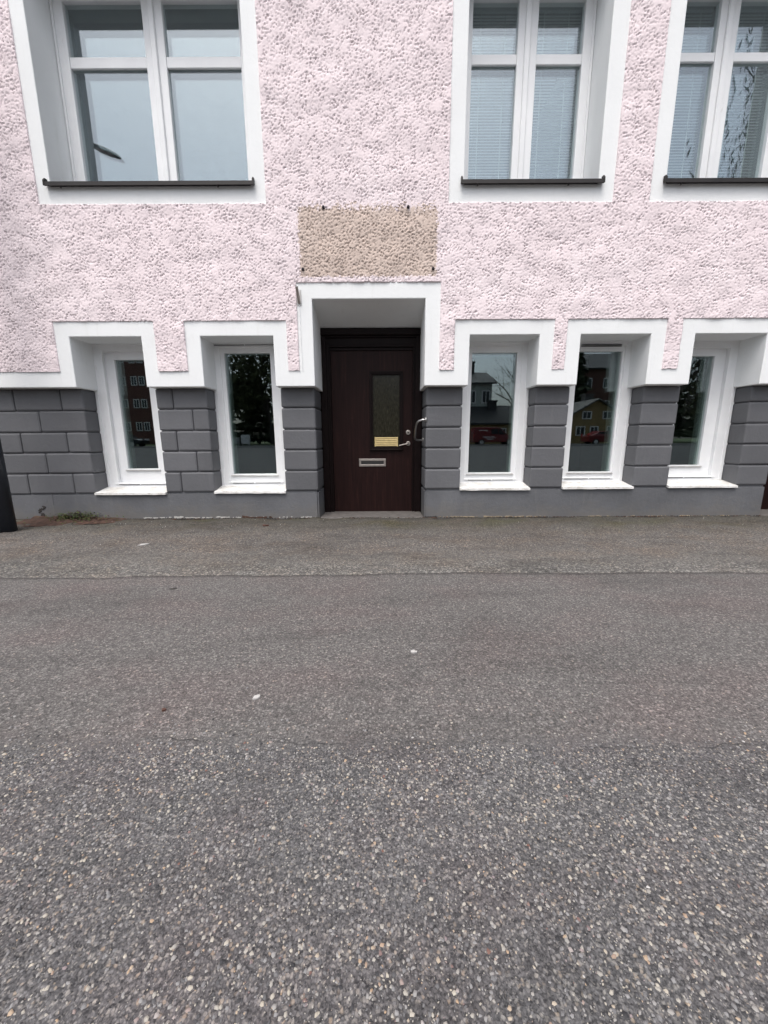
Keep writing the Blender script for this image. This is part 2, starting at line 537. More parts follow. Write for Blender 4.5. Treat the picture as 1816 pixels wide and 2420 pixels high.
def sheet(name, ylo, yhi, z, mat, thick=0.03, x0=-9.0, x1=9.0, step=0.03, rows=30, und=0.004, seed=1):
    xs = np.arange(x0, x1 + step / 2, step)
    n = len(xs)
    A, B = ylo(xs), yhi(xs)
    s = np.linspace(0, 1, rows)
    Y = A[None, :] * (1 - s)[:, None] + B[None, :] * s[:, None]
    X = np.broadcast_to(xs, Y.shape)
    h = band_noise(Y.shape, step, 0.25, 1.5, seed) * und
    Z = z + h
    # drop the two long edges to close the slab
    X = np.vstack([X[:1], X, X[-1:]])
    Y = np.vstack([Y[:1], Y, Y[-1:]])
    Z = np.vstack([Z[:1] - thick, Z, Z[-1:] - thick])
    V = np.stack([X, Y, Z], -1).reshape(-1, 3)
    R, C = X.shape
    i = np.arange(R - 1)[:, None] * C + np.arange(C - 1)[None, :]
    F = np.stack([i, i + 1, i + C + 1, i + C], -1).reshape(-1, 4)
    return np_obj(name, V, F, mat, kind='structure')

sheet('pavement', lambda x: edge1(x) + 0.003 + 0.002 * np.sin(x * 5.3), wall_edge, -0.002, M['asphalt_near'], seed=3, und=0.005)
sheet('pavement', lambda x: -4.9 + 0 * x, lambda x: edge1(x) - 0.003 - 0.0015 * np.sin(x * 3.1), 0.0015, M['asphalt_mid'], seed=4, und=0.0008, rows=60)
# hairline crack where the two mixes meet, broken into stretches
bm = bmesh.new()
r_ = random.Random(14)
x = -1.9
while x < 1.9:
    L = r_.uniform(0.08, 0.45)
    n = max(3, int(L / 0.012))
    off = r_.uniform(-0.014, 0.012)
    up_, lo_ = [], []
    for k in range(n + 1):
        xx = x + L * k / n
        yy = float(edge2(np.array(xx))) + off + 0.004 * mnoise.noise(Vector((xx * 30, off * 99, 0)))
        hw = 0.0010 * math.sin(math.pi * k / n) * (0.6 + 0.8 * abs(mnoise.noise(Vector((xx * 50, 3, off)))))
        up_.append(bm.verts.new((xx, yy + hw + 0.0002, 0.0062)))
        lo_.append(bm.verts.new((xx, yy - hw, 0.0062)))
    for k in range(n):
        bm.faces.new((lo_[k], lo_[k + 1], up_[k + 1], up_[k]))
    x += L + (r_.uniform(0.0, 0.1) if abs(x) < 0.8 else r_.uniform(0.1, 0.5))
bm_obj('pavement_crack', bm, M['slot'], None, kind='stuff', label='dark hairline crack between the smooth and the coarse asphalt')

bm = bmesh.new()
box(bm, -400, 400, -600, 400, -0.6, -0.045)
bm_obj('ground', bm, M['ground'], kind='structure')
bm = bmesh.new()
box(bm, -120, 120, -34, -4.9, -0.044, -0.02)
bm_obj('road', bm, M['road'], kind='structure')
for (xa, xb) in ((-120, -9.0), (9.0, 120)):
    bm = bmesh.new()
    box(bm, xa, xb, -4.9, 0.12, -0.044, -0.006)
    bm_obj('pavement', bm, M['road'], kind='structure')
bm = bmesh.new()
box(bm, -120, 120, -34.2, -34.0, -0.044, 0.10, 0.01)
bm_obj('kerb', bm, M['kerb'], kind='structure')
bm = bmesh.new()
box(bm, -120, 120, -39.0, -34.2, -0.044, 0.085)
bm_obj('pavement', bm, M['road'], kind='structure')
bm = bmesh.new()
box(bm, -120, 120, -110, -39.0, -0.044, 0.07)
bm_obj('lawn', bm, M['lawn'], kind='structure')

# loose-looking aggregate bedded in the coarse foreground asphalt
def aggregate():
    n = 118000
    x = RNG.uniform(-2.9, 2.9, n)
    y = RNG.uniform(-4.05, -2.9, n)
    big = RNG.random(n)
    r = 0.0014 + 0.0040 * big ** 2.7
    dens = 0.5 + 0.5 * np.sin(x * 3.1 + 1.3 * np.sin(y * 5)) * np.sin(y * 6.3 + x * 1.7)
    yb = edge2(x)
    ok = (RNG.random(n) < (0.72 + 0.28 * dens) * np.clip((2.95 - abs(x)) / 0.9, 0, 1)) & ((y < yb - 0.01) | (RNG.random(n) < 0.45 * np.exp(-np.clip(y - yb, 0, 9) / 0.06)))
    x, y, r, yb = x[ok], y[ok], r[ok], yb[ok]
    n = len(x)
    a = RNG.uniform(0, 2 * np.pi, n)
    st = RNG.uniform(0.62, 1.0, n)
    K = 5
    ang = (np.arange(K) / K * 2 * np.pi)[None] + RNG.uniform(-0.35, 0.35, (n, K))
    rad = r[:, None] * RNG.uniform(0.65, 1.2, (n, K))
    bx, by = rad * np.cos(ang), rad * np.sin(ang) * st[:, None]
    top = RNG.uniform(0.45, 0.8, (n, 1))
    hz = r * RNG.uniform(0.25, 0.6, n)
    lx = np.concatenate([bx, bx * top], 1)
    ly = np.concatenate([by, by * top], 1)
    lz = np.concatenate([np.zeros((n, K)), hz[:, None] * RNG.uniform(0.7, 1.3, (n, K))], 1)
    c, s = np.cos(a)[:, None], np.sin(a)[:, None]
    X = lx * c - ly * s + x[:, None]
    Y = lx * s + ly * c + y[:, None]
    Z = lz + 0.0016 + RNG.uniform(-0.0004, 0.0006, n)[:, None]
    V = np.stack([X, Y, Z], -1).reshape(-1, 3)
    tri = []
    for k in range(K):
        q = (k + 1) % K
        tri += [(k, q, K + q), (k, K + q, K + k)]
    tri += [(K, K + k, K + k + 1) for k in range(1, K - 1)]
    tri = np.array(tri)
    F = (tri[None] + (np.arange(n) * 2 * K)[:, None, None]).reshape(-1, 3)
    base = np.zeros((2 * K, 3))
    m, t, b = new_mat('aggregate_stone')
    at = node(t, 'ShaderNodeAttribute', attribute_name='tone')
    c_ = ramp(t, at.outputs['Fac'], [(0.0, (0.020, 0.020, 0.023)), (0.18, (0.065, 0.064, 0.068)), (0.38, (0.145, 0.142, 0.145)), (0.57, (0.24, 0.235, 0.237)), (0.78, (0.32, 0.30, 0.27)), (0.90, (0.41, 0.375, 0.315)), (0.945, (0.37, 0.26, 0.17)), (0.975, (0.24, 0.20, 0.21)), (0.988, (0.15, 0.07, 0.05)), (1.0, (0.46, 0.45, 0.44))])
    c_ = mix(t, 0.25, c_, ramp(t, fbm(t, coords(t), 400, 3, 0.6), [(0.3, 0.4), (0.7, 1.0)]), 'MULTIPLY')
    link(t, c_, b.inputs['Base Color'])
    b.inputs['Roughness'].default_value = 0.7
    o = np_obj('aggregate', V, F, m, kind='stuff', label='pale and dark stone chips bedded in the coarse foreground asphalt')
    tone = np.repeat(RNG.random(n), len(base)).astype(np.float32)
    at_ = o.data.attributes.new('tone', 'FLOAT', 'POINT')
    at_.data.foreach_set('value', tone)
aggregate()

# ================================================================== BUILDING
B = thing('pink_building', (0, 0, 0), 'pink roughcast building with white trim, grey block plinth and a dark door', 'building')

BAND0, BAND1 = 1.43, 1.585
SUR_TOP, OPEN_TOP = 2.068, 1.925
# white opening, grey opening (x ranges)
BW = [(-3.21, -2.475, -3.25, -2.460), (-1.870, -1.125, -1.905, -1.110), (0.888, 1.602, 0.858, 1.640), (2.023, 2.742, 2.012, 2.802), (3.195, 3.932, 3.202, 3.970)]
SUR = [(-3.352, -2.329), (-2.022, -0.981), (0.730, 1.748), (1.874, 2.891), (3.045, 4.080)]
DOORS = [(-0.714, 0.429, -0.741, 0.462), (4.345, 5.488, 4.318, 5.521)]
DSUR = [(-0.867, 0.580), (4.192, 5.639)]
D_OPEN, D_TOP = 2.270, 2.417
XL, XR = -6.2, 6.6
UW = [(-3.168, -1.257, -3.300, -1.116), (0.782, 2.062, 0.635, 2.214), (2.712, 3.992, 2.562, 4.142)]
UZ0, UZ1, UO0, UO1 = 3.112, 5.24, 3.27, 5.10
GF = 0.11                                      # grey face stands back from the white

def joint_z(k, x):
    return (1.2285, 0.9995, 0.776, 0.547, 0.3165)[k] + 0.0075 * x

# ---- white stepped trim along the cellar openings, one continuous band
def white_trim():
    E = 0.008
    ops = [(a, b, OPEN_TOP) for a, b, _, _ in BW] + [(a, b, D_OPEN) for a, b, _, _ in DOORS]
    tops = [(a - E, b + E, SUR_TOP + E) for a, b in SUR] + [(a - E, b + E, D_TOP + E) for a, b in DSUR]
    xs = sorted({XL, XR} | {v for o in ops + tops for v in o[:2]})
    zs = sorted({BAND0, BAND1 + E} | {o[2] for o in ops + tops})
    def solid(x, z):
        if any(a < x < b and z < t for a, b, t in ops): return False
        return z < BAND1 + E or any(a < x < b and z < t for a, b, t in tops)
    nx, nz = len(xs) - 1, len(zs) - 1
    on = [[solid((xs[i] + xs[i + 1]) / 2, (zs[j] + zs[j + 1]) / 2) for j in range(nz)] for i in range(nx)]
    bm = bmesh.new()
    cache = {}
    def V(i, j, s):
        if (i, j, s) not in cache:
            z = zs[j]
            if s and abs(z - D_OPEN) < 1e-4 and any(a - 1e-4 < xs[i] < b + 1e-4 for a, b, _, _ in DOORS):
                z = 2.122                        # the door soffit slopes down to the frame
            cache[(i, j, s)] = bm.verts.new((xs[i], 0.5 * s, z))
        return cache[(i, j, s)]
    for i in range(nx):
        for j in range(nz):
            if not on[i][j]: continue
            bm.faces.new((V(i, j, 0), V(i + 1, j, 0), V(i + 1, j + 1, 0), V(i, j + 1, 0)))
            bm.faces.new((V(i, j + 1, 1), V(i + 1, j + 1, 1), V(i + 1, j, 1), V(i, j, 1)))
            for di, dj, p, q in ((-1, 0, (0, 1), (0, 0)), (1, 0, (1, 0), (1, 1)), (0, -1, (0, 0), (1, 0)), (0, 1, (1, 1), (0, 1))):
                ni, nj = i + di, j + dj
                if 0 <= ni < nx and 0 <= nj < nz and on[ni][nj]: continue
                P, Q = (i + p[0], j + p[1]), (i + q[0], j + q[1])
                bm.faces.new((V(*P, 0), V(*P, 1), V(*Q, 1), V(*Q, 0)))
    bevel_mod(bm_obj('white_trim', bm, M['white'], B), 0.007)
white_trim()
for a, b, oa, ob in UW:
    bm = bmesh.new()
    ring(bm, oa - 0.008, ob + 0.008, UZ0 - 0.008, UZ1, a - oa + 0.008, ob - b + 0.008, UO0 - UZ0 + 0.008, UZ1 - UO1, 0.0, 0.5)
    bevel_mod(bm_obj('window_surround', bm, M['white'], B), 0.007)

# ---- pink roughcast: real lumps on a fine grid, cut out round the trim
def roughcast_wall():
    st = 0.0082
    xs = np.arange(XL, XR + st, st)
    zs = np.arange(BAND1 - 0.004, 5.45, st)
    kx = [v for p in SUR + DSUR for v in p] + [v for u in UW for v in u[2:]]
    kz = [BAND1, SUR_TOP, D_TOP, UZ0, UZ1]
    for k in kx: xs[np.argmin(abs(xs - k))] = k
    for k in kz: zs[np.argmin(abs(zs - k))] = k
    nz, nx = len(zs), len(xs)
    h = band_noise((nz, nx), st, 0.023, 0.040, 21) + 0.25 * band_noise((nz, nx), st, 0.06, 0.25, 22)
    patchy = band_noise((nz, nx), st, 0.12, 0.6, 23)
    amp = np.clip(1.0 + 0.32 * patchy, 0.35, 1.7)
    gx, gz = np.meshgrid(xs, zs)
    amp = amp * np.where((gx > -0.816) & (gx < 0.53) & (gz > 2.47) & (gz < 3.08), 1.75, 1.0)
    hh = 1.0 / (1.0 + np.exp(-4.5 * (h + 1.08)))                    # lumps with flat tops, pits between
    lump = 0.0092 - (1 - hh) * np.minimum(amp, 1.35) * 0.0088 + 0.0004 * h * amp
    # thrown lumps sag a little: shift the relief downwards with height
    Z = np.broadcast_to(zs[:, None], (nz, nx)).copy()
    X = np.broadcast_to(xs[None, :], (nz, nx)).copy()
    Z -= 0.30 * (lump - 0.010)
    X += 0.0006 * band_noise((nz, nx), st, 0.012, 0.05, 24)
    Y = -(0.003 + lump) + 0.0025 * band_noise((nz, nx), st, 0.3, 1.5, 25)
    cx, cz = (xs[1:] + xs[:-1]) / 2, (zs[1:] + zs[:-1]) / 2
    CX, CZ = np.meshgrid(cx, cz)
    white = CZ < BAND1
    for a, b in SUR: white |= (CX > a) & (CX < b) & (CZ < SUR_TOP)
    for a, b in DSUR: white |= (CX > a) & (CX < b) & (CZ < D_TOP)
    for u in UW: white |= (CX > u[2]) & (CX < u[3]) & (CZ > UZ0) & (CZ < UZ1)
    jit = band_noise(CX.shape, st, 0.02, 0.12, 26)
    rag = 0.009 * jit + 0.005 * band_noise(CX.shape, st, 0.04, 0.25, 28)
    top_rag = 0.018 * jit + 0.020 * band_noise(CX.shape, st, 0.05, 0.3, 27)
    patch = (CX > -0.816 + rag) & (CX < 0.530 + rag) & (CZ > 2.470 + rag * 0.6) & (CZ < 3.080 + top_rag) & ~white
    hollow = (1 - hh)
    def emit(mask, name, mat, parent, skirt, **kw):
        ii, jj = np.nonzero(mask)
        q = ii * nx + jj
        F = np.stack([q, q + 1, q + nx + 1, q + nx], -1)
        V = np.stack([X, Y, Z], -1).reshape(-1, 3)
        fl = []
        if skirt:
            pad = np.pad(~white, 1, constant_values=True)
            for di, dj, e in ((-1, 0, (0, 1)), (1, 0, (nx + 1, nx)), (0, -1, (nx, 0)), (0, 1, (1, nx + 1))):
                nb = pad[1 + di:1 + di + mask.shape[0], 1 + dj:1 + dj + mask.shape[1]]
                bi, bj = np.nonzero(mask & ~nb)
                q2 = bi * nx + bj
                fl.append(np.stack([q2 + e[0], q2 + e[1]], -1))
            ed = np.concatenate(fl)
        hol = hollow.reshape(-1)
        used, inv = np.unique(F, return_inverse=True)
        Vn, Fn, hn = V[used], inv.reshape(-1, 4), hol[used]
        if skirt and len(ed):
            re = np.searchsorted(used, ed)
            bv = np.unique(re)
            low = Vn[bv].copy()
            low[:, 1] = 0.006
            mp = np.zeros(len(used), int)
            mp[bv] = len(used) + np.arange(len(bv))
            Fs = np.stack([re[:, 1], re[:, 0], mp[re[:, 0]], mp[re[:, 1]]], -1)
            Vn = np.concatenate([Vn, low])
            Fn = np.concatenate([Fn, Fs])
            hn = np.concatenate([hn, hn[bv]])
        o = np_obj(name, Vn, Fn, mat, parent, smooth=True, **kw)
        return o
    emit(~white & ~patch, 'roughcast_wall', M['pink'], B, True)
    return emit(patch, 'bare_plaster_patch', M['patch'], B, False, label='bare brown plaster rectangle above the door where a sign hung')
patch = roughcast_wall()
for px, pz in ((-0.569, 3.075), (0.247, 3.075), (-0.790, 2.535), (0.497, 2.535)):
    bm = bmesh.new()
    tube(bm, [(px, 0.0, pz), (px + 0.002, -0.022, pz - 0.001), (px + 0.002, -0.026, pz - 0.001)], [0.015, 0.014, 0.010], 8)
    tube(bm, [(px, -0.02, pz), (px + 0.002, -0.036, pz - 0.004)], 0.005, 6)
    bm_obj('wall_plug', bm, M['plug'], patch)

# plain continuation of the building beyond the photograph
bm = bmesh.new()
box(bm, XL, XR, -0.006, 0.5, 5.45, 8.2)
box(bm, -16, XL, -0.006, 0.5, BAND1, 8.2)
box(bm, XR, 16, -0.006, 0.5, BAND1, 8.2)
box(bm, -16, -15.5, 0.5, 10, 0, 8.2)
box(bm, 15.5, 16, 0.5, 10, 0, 8.2)
bm_obj('outer_wall', bm, M['pink'], B)
for xa_, xb_ in ((-16, XL), (XR, 16)):
    bm = bmesh.new()
    box(bm, xa_, xb_, 0.0, 0.5, BAND0, BAND1)
    bm_obj('white_band', bm, M['white'], B)
bm = bmesh.new()
prism(bm, [(-0.7, 8.2), (-0.7, 8.32), (5.0, 11.6), (10.7, 8.32), (10.7, 8.2)], -16.4, 16.4, 'x')
bm_obj('roof', bm, M['dark_sill'], B)

# ---- grey plinth: recessed backing, base course and every block on it
bm = bmesh.new()
gops = sorted([(c, d, 'w') for _, _, c, d in BW] + [(c, d, 'd') for _, _, c, d in DOORS])
edges_ = [-16.0]
for c, d, k in gops:
    edges_ += [c, d]
edges_.append(16.0)
IN = 0.020
for i in range(0, len(edges_), 2):
    a, b = edges_[i], edges_[i + 1]
    box(bm, a + IN, b - IN, GF + IN, 0.5, -0.2, BAND0 - 0.001)
for c, d, k in gops:
    if k == 'w':
        box(bm, c - IN - 0.01, d + IN + 0.01, GF + IN + 0.003, 0.495, -0.2, 0.318 + 0.0075 * c)
plinth = bm_obj('plinth', bm, M['joint'], B)
segs = []
prev = -16.0
for c, d, k in gops:
    if k == 'd':
        segs.append((prev, c))
        prev = d
segs.append((prev, 16.0))
for a, b in segs:
    bm = bmesh.new()
    za, zb = joint_z(4, max(a, -7)) - 0.003, joint_z(4, min(b, 7)) - 0.003
    n = max(2, int((b - a) / 0.05)) if -8 < a and b < 8 else 2
    vs = box(bm, a, b, GF, 0.56, -0.25, za)
    vs[5].co.z = vs[6].co.z = zb
    bmesh.ops.bevel(bm, geom=[e for e in bm.edges if all(v.co.z > 0 for v in e.verts) or abs(e.verts[0].co.z - e.verts[1].co.z) > 0.2], offset=0.019, segments=2, affect='EDGES')
    bm_obj('base_course', bm, M['grey_base'], B)

def block(x0, x1, k, deep):
    xm = (x0 + x1) / 2
    zt = BAND0 - 0.0015 if k == 0 else joint_z(k - 1, xm)
    zb = joint_z(k, xm)
    g = 0.002
    bm = bmesh.new()
    j = lambda: random.uniform(-0.0018, 0.0018)
    y0 = GF + j()
    box(bm, x0, x1, y0, deep, zb + g, zt - (g if k else 0), 0.019, 2)
    for v in bm.verts:
        v.co.x += j() * 0.6
        v.co.z += j() * 0.6
    o = bm_obj('block', bm, M['grey'], plinth)
    return o

piers = []
for i in range(0, len(edges_), 2):
    piers.append((edges_[i], edges_[i + 1]))
for a, b in piers:
    a_, b_ = max(a, XL), min(b, XR)
    nearL = any(abs(a - d) < 1e-6 for c, d, k in gops if k == 'd')
    nearR = any(abs(b - c) < 1e-6 for c, d, k in gops if k == 'd')
    deep = 0.58 if (nearL or nearR) else 0.345
    for k in range(5):
        if b - a < 0.5:
            block(a, b, k, deep)
        elif b - a < 0.6:
            xj = (-2.277, -2.079)[k % 2]
            block(a, xj - 0.002, k, deep)
            block(xj + 0.002, b, k, deep)
        else:                                    # long stretches in running bond
            if a < XL:
                js = [b] + [(-3.49 if k % 2 == 0 else -3.753) - 0.507 * n_ for n_ in range(6)]
                for p, q in zip(js[:-1], js[1:]):
                    block(q + 0.002, p - (0.002 if p != b else 0), k, deep)
            else:
                js = [a] + [a + (0.25 if k % 2 == 0 else 0.505) + 0.507 * n_ for n_ in range(3)]
                for p, q in zip(js[:-1], js[1:]):
                    block(p + (0.002 if p != a else 0), q - 0.002, k, deep)
# short upright joint in the base course, old damage and peeling paint along its foot
def ragged_strip(name, x0, x1, z0, z1, y, mat, seed, n=60, gaps=0.3, thick=0.004, **kw):
    r = random.Random(seed)
    bm = bmesh.new()
    xs = sorted([x0, x1] + [x0 + (x1 - x0) * r.random() for _ in range(n - 1)])
    for i in range(n):
        if r.random() < gaps * (0.4 + 1.6 * (mnoise.noise(Vector((xs[i] * 5, seed, 7))) + 0.5)): continue
        a, b = xs[i], xs[i + 1] + 0.001
        w_ = 0.35 + 0.65 * abs(mnoise.noise(Vector((xs[i] * 4, seed, 0)))) * 1.6
        ta, tb = z0 + (z1 - z0) * w_ * r.uniform(0.55, 1), z0 + (z1 - z0) * w_ * r.uniform(0.55, 1)
        bt = z0 - 0.006 + 0.012 * r.random()
        prism(bm, [(a, bt), (b, bt + 0.004), (b, max(tb, bt + 0.008)), ((a + b) / 2, max(ta, tb, bt + 0.01)), (a, max(ta, bt + 0.006))], y - thick * r.uniform(0.5, 1), y + 0.01)
    return bm_obj(name, bm, mat, B, **kw)
ragged_strip('peeling_paint', -2.75, -1.52, 0.004, 0.034, GF - 0.001, M['chalk'], 3, 90, 0.22, kind='stuff', label='white peeled paint along the foot of the grey base')
ragged_strip('peeling_paint', -1.5, -0.78, 0.004, 0.026, GF - 0.001, M['chalk'], 4, 60, 0.55, kind='stuff', label='white peeled paint flecks left of the door')
ragged_strip('crumbling_mortar', 0.62, 1.85, 0.0, 0.018, GF - 0.004, M['mortar'], 5, 110, 0.35, 0.008, kind='stuff', label='tan crumbling mortar under the base right of the door')
ragged_strip('crumbling_mortar', 2.3, 4.25, -0.004, 0.012, GF - 0.004, M['mortar'], 6, 150, 0.5, 0.008, kind='stuff', label='dark broken mortar line under the base at right')
ragged_strip('broken_edge', -1.62, -1.28, 0.0, 0.055, GF - 0.002, M['soil'], 8, 22, 0.05, 0.010, kind='stuff', label='brown hole broken out of the base left of the door')
ragged_strip('broken_edge', 0.47, 0.60, 0.0, 0.03, GF - 0.004, M['grit'], 9, 12, 0.1, 0.012, kind='stuff', label='dark broken corner at the right foot of the door')
bm = bmesh.new()
box(bm, -3.757, -3.750, GF - 0.0015, GF + 0.01, 0.16, 0.285)
bm_obj('base_joint', bm, M['joint'], B)
r_ = random.Random(5)
bm = bmesh.new()
for i in range(26):
    u = r_.random()
    x = -3.905 + 0.045 * math.sin(u * 9) * u + r_.uniform(-0.015, 0.015)
    z = 0.02 + 0.13 * u
    s = r_.uniform(0.006, 0.016)
    prism(bm, [(x - s, z), (x + s * 0.4, z - s), (x + s, z + s * 0.3), (x - s * 0.2, z + s)], GF - 0.003 - 0.002 * r_.random(), GF + 0.01)
bm_obj('damaged_plaster', bm, M['grit'], B, kind='stuff', label='dark chipped hole in the grey base beside the black post')

# ---- windows
def pane(x0, x1, z0, z1, y, parent, mat=None):
    bm = bmesh.new()
    box(bm, x0, x1, y, y + 0.004, z0, z1)
    return bm_obj('pane', bm, mat or M['glass'], parent)

def inner_reveal(x0, x1, z0, z1, y0, y1, parent):
    bm = bmesh.new()
    ring(bm, x0 - 0.06, x1 + 0.06, z0 - 0.06, z1 + 0.06, 0.06, 0.06, 0.06, 0.06, y0, y1)
    return bm_obj('inner_reveal', bm, M['inner'], parent)

def cellar_window(i, gx0, gx1, gz0, gz1, flat):
    a, b, c, d = BW[i]
    zs = 0.331 + 0.0075 * (c + d) / 2 - 0.008 + 0.0
    F0 = 0.310
    bm = bmesh.new()
    fx0, fx1 = min(a, c) - 0.012, max(b, d) + 0.012
    cw = 0.075 if flat else 0.105                # casing
    ring(bm, fx0, fx1, zs + 0.035, OPEN_TOP + 0.03, a - fx0 + cw - 0.012, fx1 - b + cw - 0.012, 0.055, 0.03 + (0.045 if flat else 0.075), F0, 0.42)
    # thin rebate line proud of the casing
    ring(bm, min(a, c) + 0.006, max(b, d) - 0.006, zs + 0.04, OPEN_TOP + 0.02, 0.030, 0.030, 0.012, 0.040, F0 - 0.008, F0 + 0.004)
    fr = bm_obj('cellar_window', bm, M['frame'], B)
    bevel_mod(fr, 0.004)
    # sash
    s0 = F0 + 0.012 if flat else F0 + 0.045
    py = s0 + 0.030
    bm = bmesh.new()
    sx0, sx1 = a + cw - 0.022, b - cw + 0.022
    sz0, sz1 = zs + 0.088, OPEN_TOP - (0.038 if flat else 0.068)
    ring(bm, sx0, sx1, sz0, sz1, gx0 - sx0, sx1 - gx1, gz0 - sz0, sz1 - gz1, s0, py + 0.06)
    sash = bm_obj('sash', bm, M['frame'], fr)
    bevel_mod(sash, 0.004)
    bm = bmesh.new()                             # glazing bead and drip strip at the foot of the glass
    prism(bm, [(py - 0.002, gz0 + 0.004), (s0 - 0.016, gz0 - 0.014), (s0 - 0.016, gz0 - 0.022), (py - 0.002, gz0 - 0.016)], gx0 - 0.025, gx1 + 0.025, 'x')
    bm_obj('glazing_bead', bm, M['bead'], fr)
    bm = bmesh.new()
    prism(bm, [(s0 + 0.01, sz0 + 0.006), (F0 - 0.014, sz0 - 0.006), (F0 - 0.014, sz0 - 0.013), (s0 + 0.01, sz0 - 0.006)], a + 0.055, b - 0.055, 'x')
    bm_obj('drip_strip', bm, M['frame'], fr)
    bm = bmesh.new()
    k = random.uniform(0.3, 0.6)
    box(bm, a + 0.10, a + 0.10 + (b - a - 0.2) * k, F0 - 0.010, F0 + 0.004, sz0 - 0.021, sz0 - 0.014)
    box(bm, a + 0.12 + (b - a - 0.2) * k, b - 0.09, F0 - 0.009, F0 + 0.004, sz0 - 0.019, sz0 - 0.015)
    bm_obj('vent_slot', bm, M['slot'], fr)
    pane(gx0 - 0.012, gx1 + 0.012, gz0 - 0.012, gz1 + 0.012, py, fr, M['glass_low'])
    pane(gx0 - 0.012, gx1 + 0.012, gz0 - 0.012, gz1 + 0.012, py + 0.030, fr, M['glass_low'])
    inner_reveal(gx0 - 0.01, gx1 + 0.01, gz0 - 0.02, gz1 + 0.02, py + 0.062, 0.53, fr)
    # sloping sheet sill
    bm = bmesh.new()
    n = 14
    r = random.Random(i)
    f_, b_ = [], []
    for q in range(n + 1):
        x = c + (d - c) * q / n
        dz = r.uniform(-0.0014, 0.0014)
        xf = x + (0.004 if q == n else -0.004 if q == 0 else 0)
        f_.append([bm.verts.new((xf, GF - 0.024, zs + dz)), bm.verts.new((xf, GF - 0.026, zs - 0.022 + dz * 1.6)), bm.verts.new((xf, GF - 0.016, zs - 0.024 + dz * 1.6))])
        b_.append([bm.verts.new((x, F0 + 0.01, zs + 0.046)), bm.verts.new((x, F0 + 0.01, zs + 0.02))])
    for q in range(n):
        A, A2, Bk, Bk2 = f_[q], f_[q + 1], b_[q], b_[q + 1]
        for quad in ((A[0], A2[0], Bk2[0], Bk[0]), (A[1], A2[1], A2[0], A[0]), (A[2], A2[2], A2[1], A[1]), (Bk[1], Bk2[1], A2[2], A[2]), (Bk[0], Bk2[0], Bk2[1], Bk[1])):
            bm.faces.new(quad)
    for A, Bk in ((f_[0], b_[0]), (f_[-1], b_[-1])):
        bm.faces.new((A[0], A[1], A[2], Bk[1], Bk[0]))
    bm_obj('sill', bm, M['sill'], fr)
    return fr
cellar_window(0, -3.015, -2.660, 0.550, 1.768, False)
cellar_window(1, -1.765, -1.258, 0.484, 1.826, True)
cellar_window(2, 0.990, 1.490, 0.486, 1.818, True)
w4 = cellar_window(3, 2.165, 2.657, 0.490, 1.826, True)
cellar_window(4, 3.360, 3.717, 0.560, 1.776, False)
bm = bmesh.new()
box(bm, 2.19, 2.63, 0.296, 0.315, 1.873, 1.880)
box(bm, 2.19, 2.63, 0.296, 0.315, 1.889, 1.893)
bm_obj('vent_slot', bm, M['slot'], w4)
bm = bmesh.new()
box(bm, -1.86, -1.53, 0.299, 0.312, 1.903, 1.909)
box(bm, -1.52, -1.14, 0.299, 0.312, 1.904, 1.909)
bm_obj('frame_gap', bm, M['slot'], B)

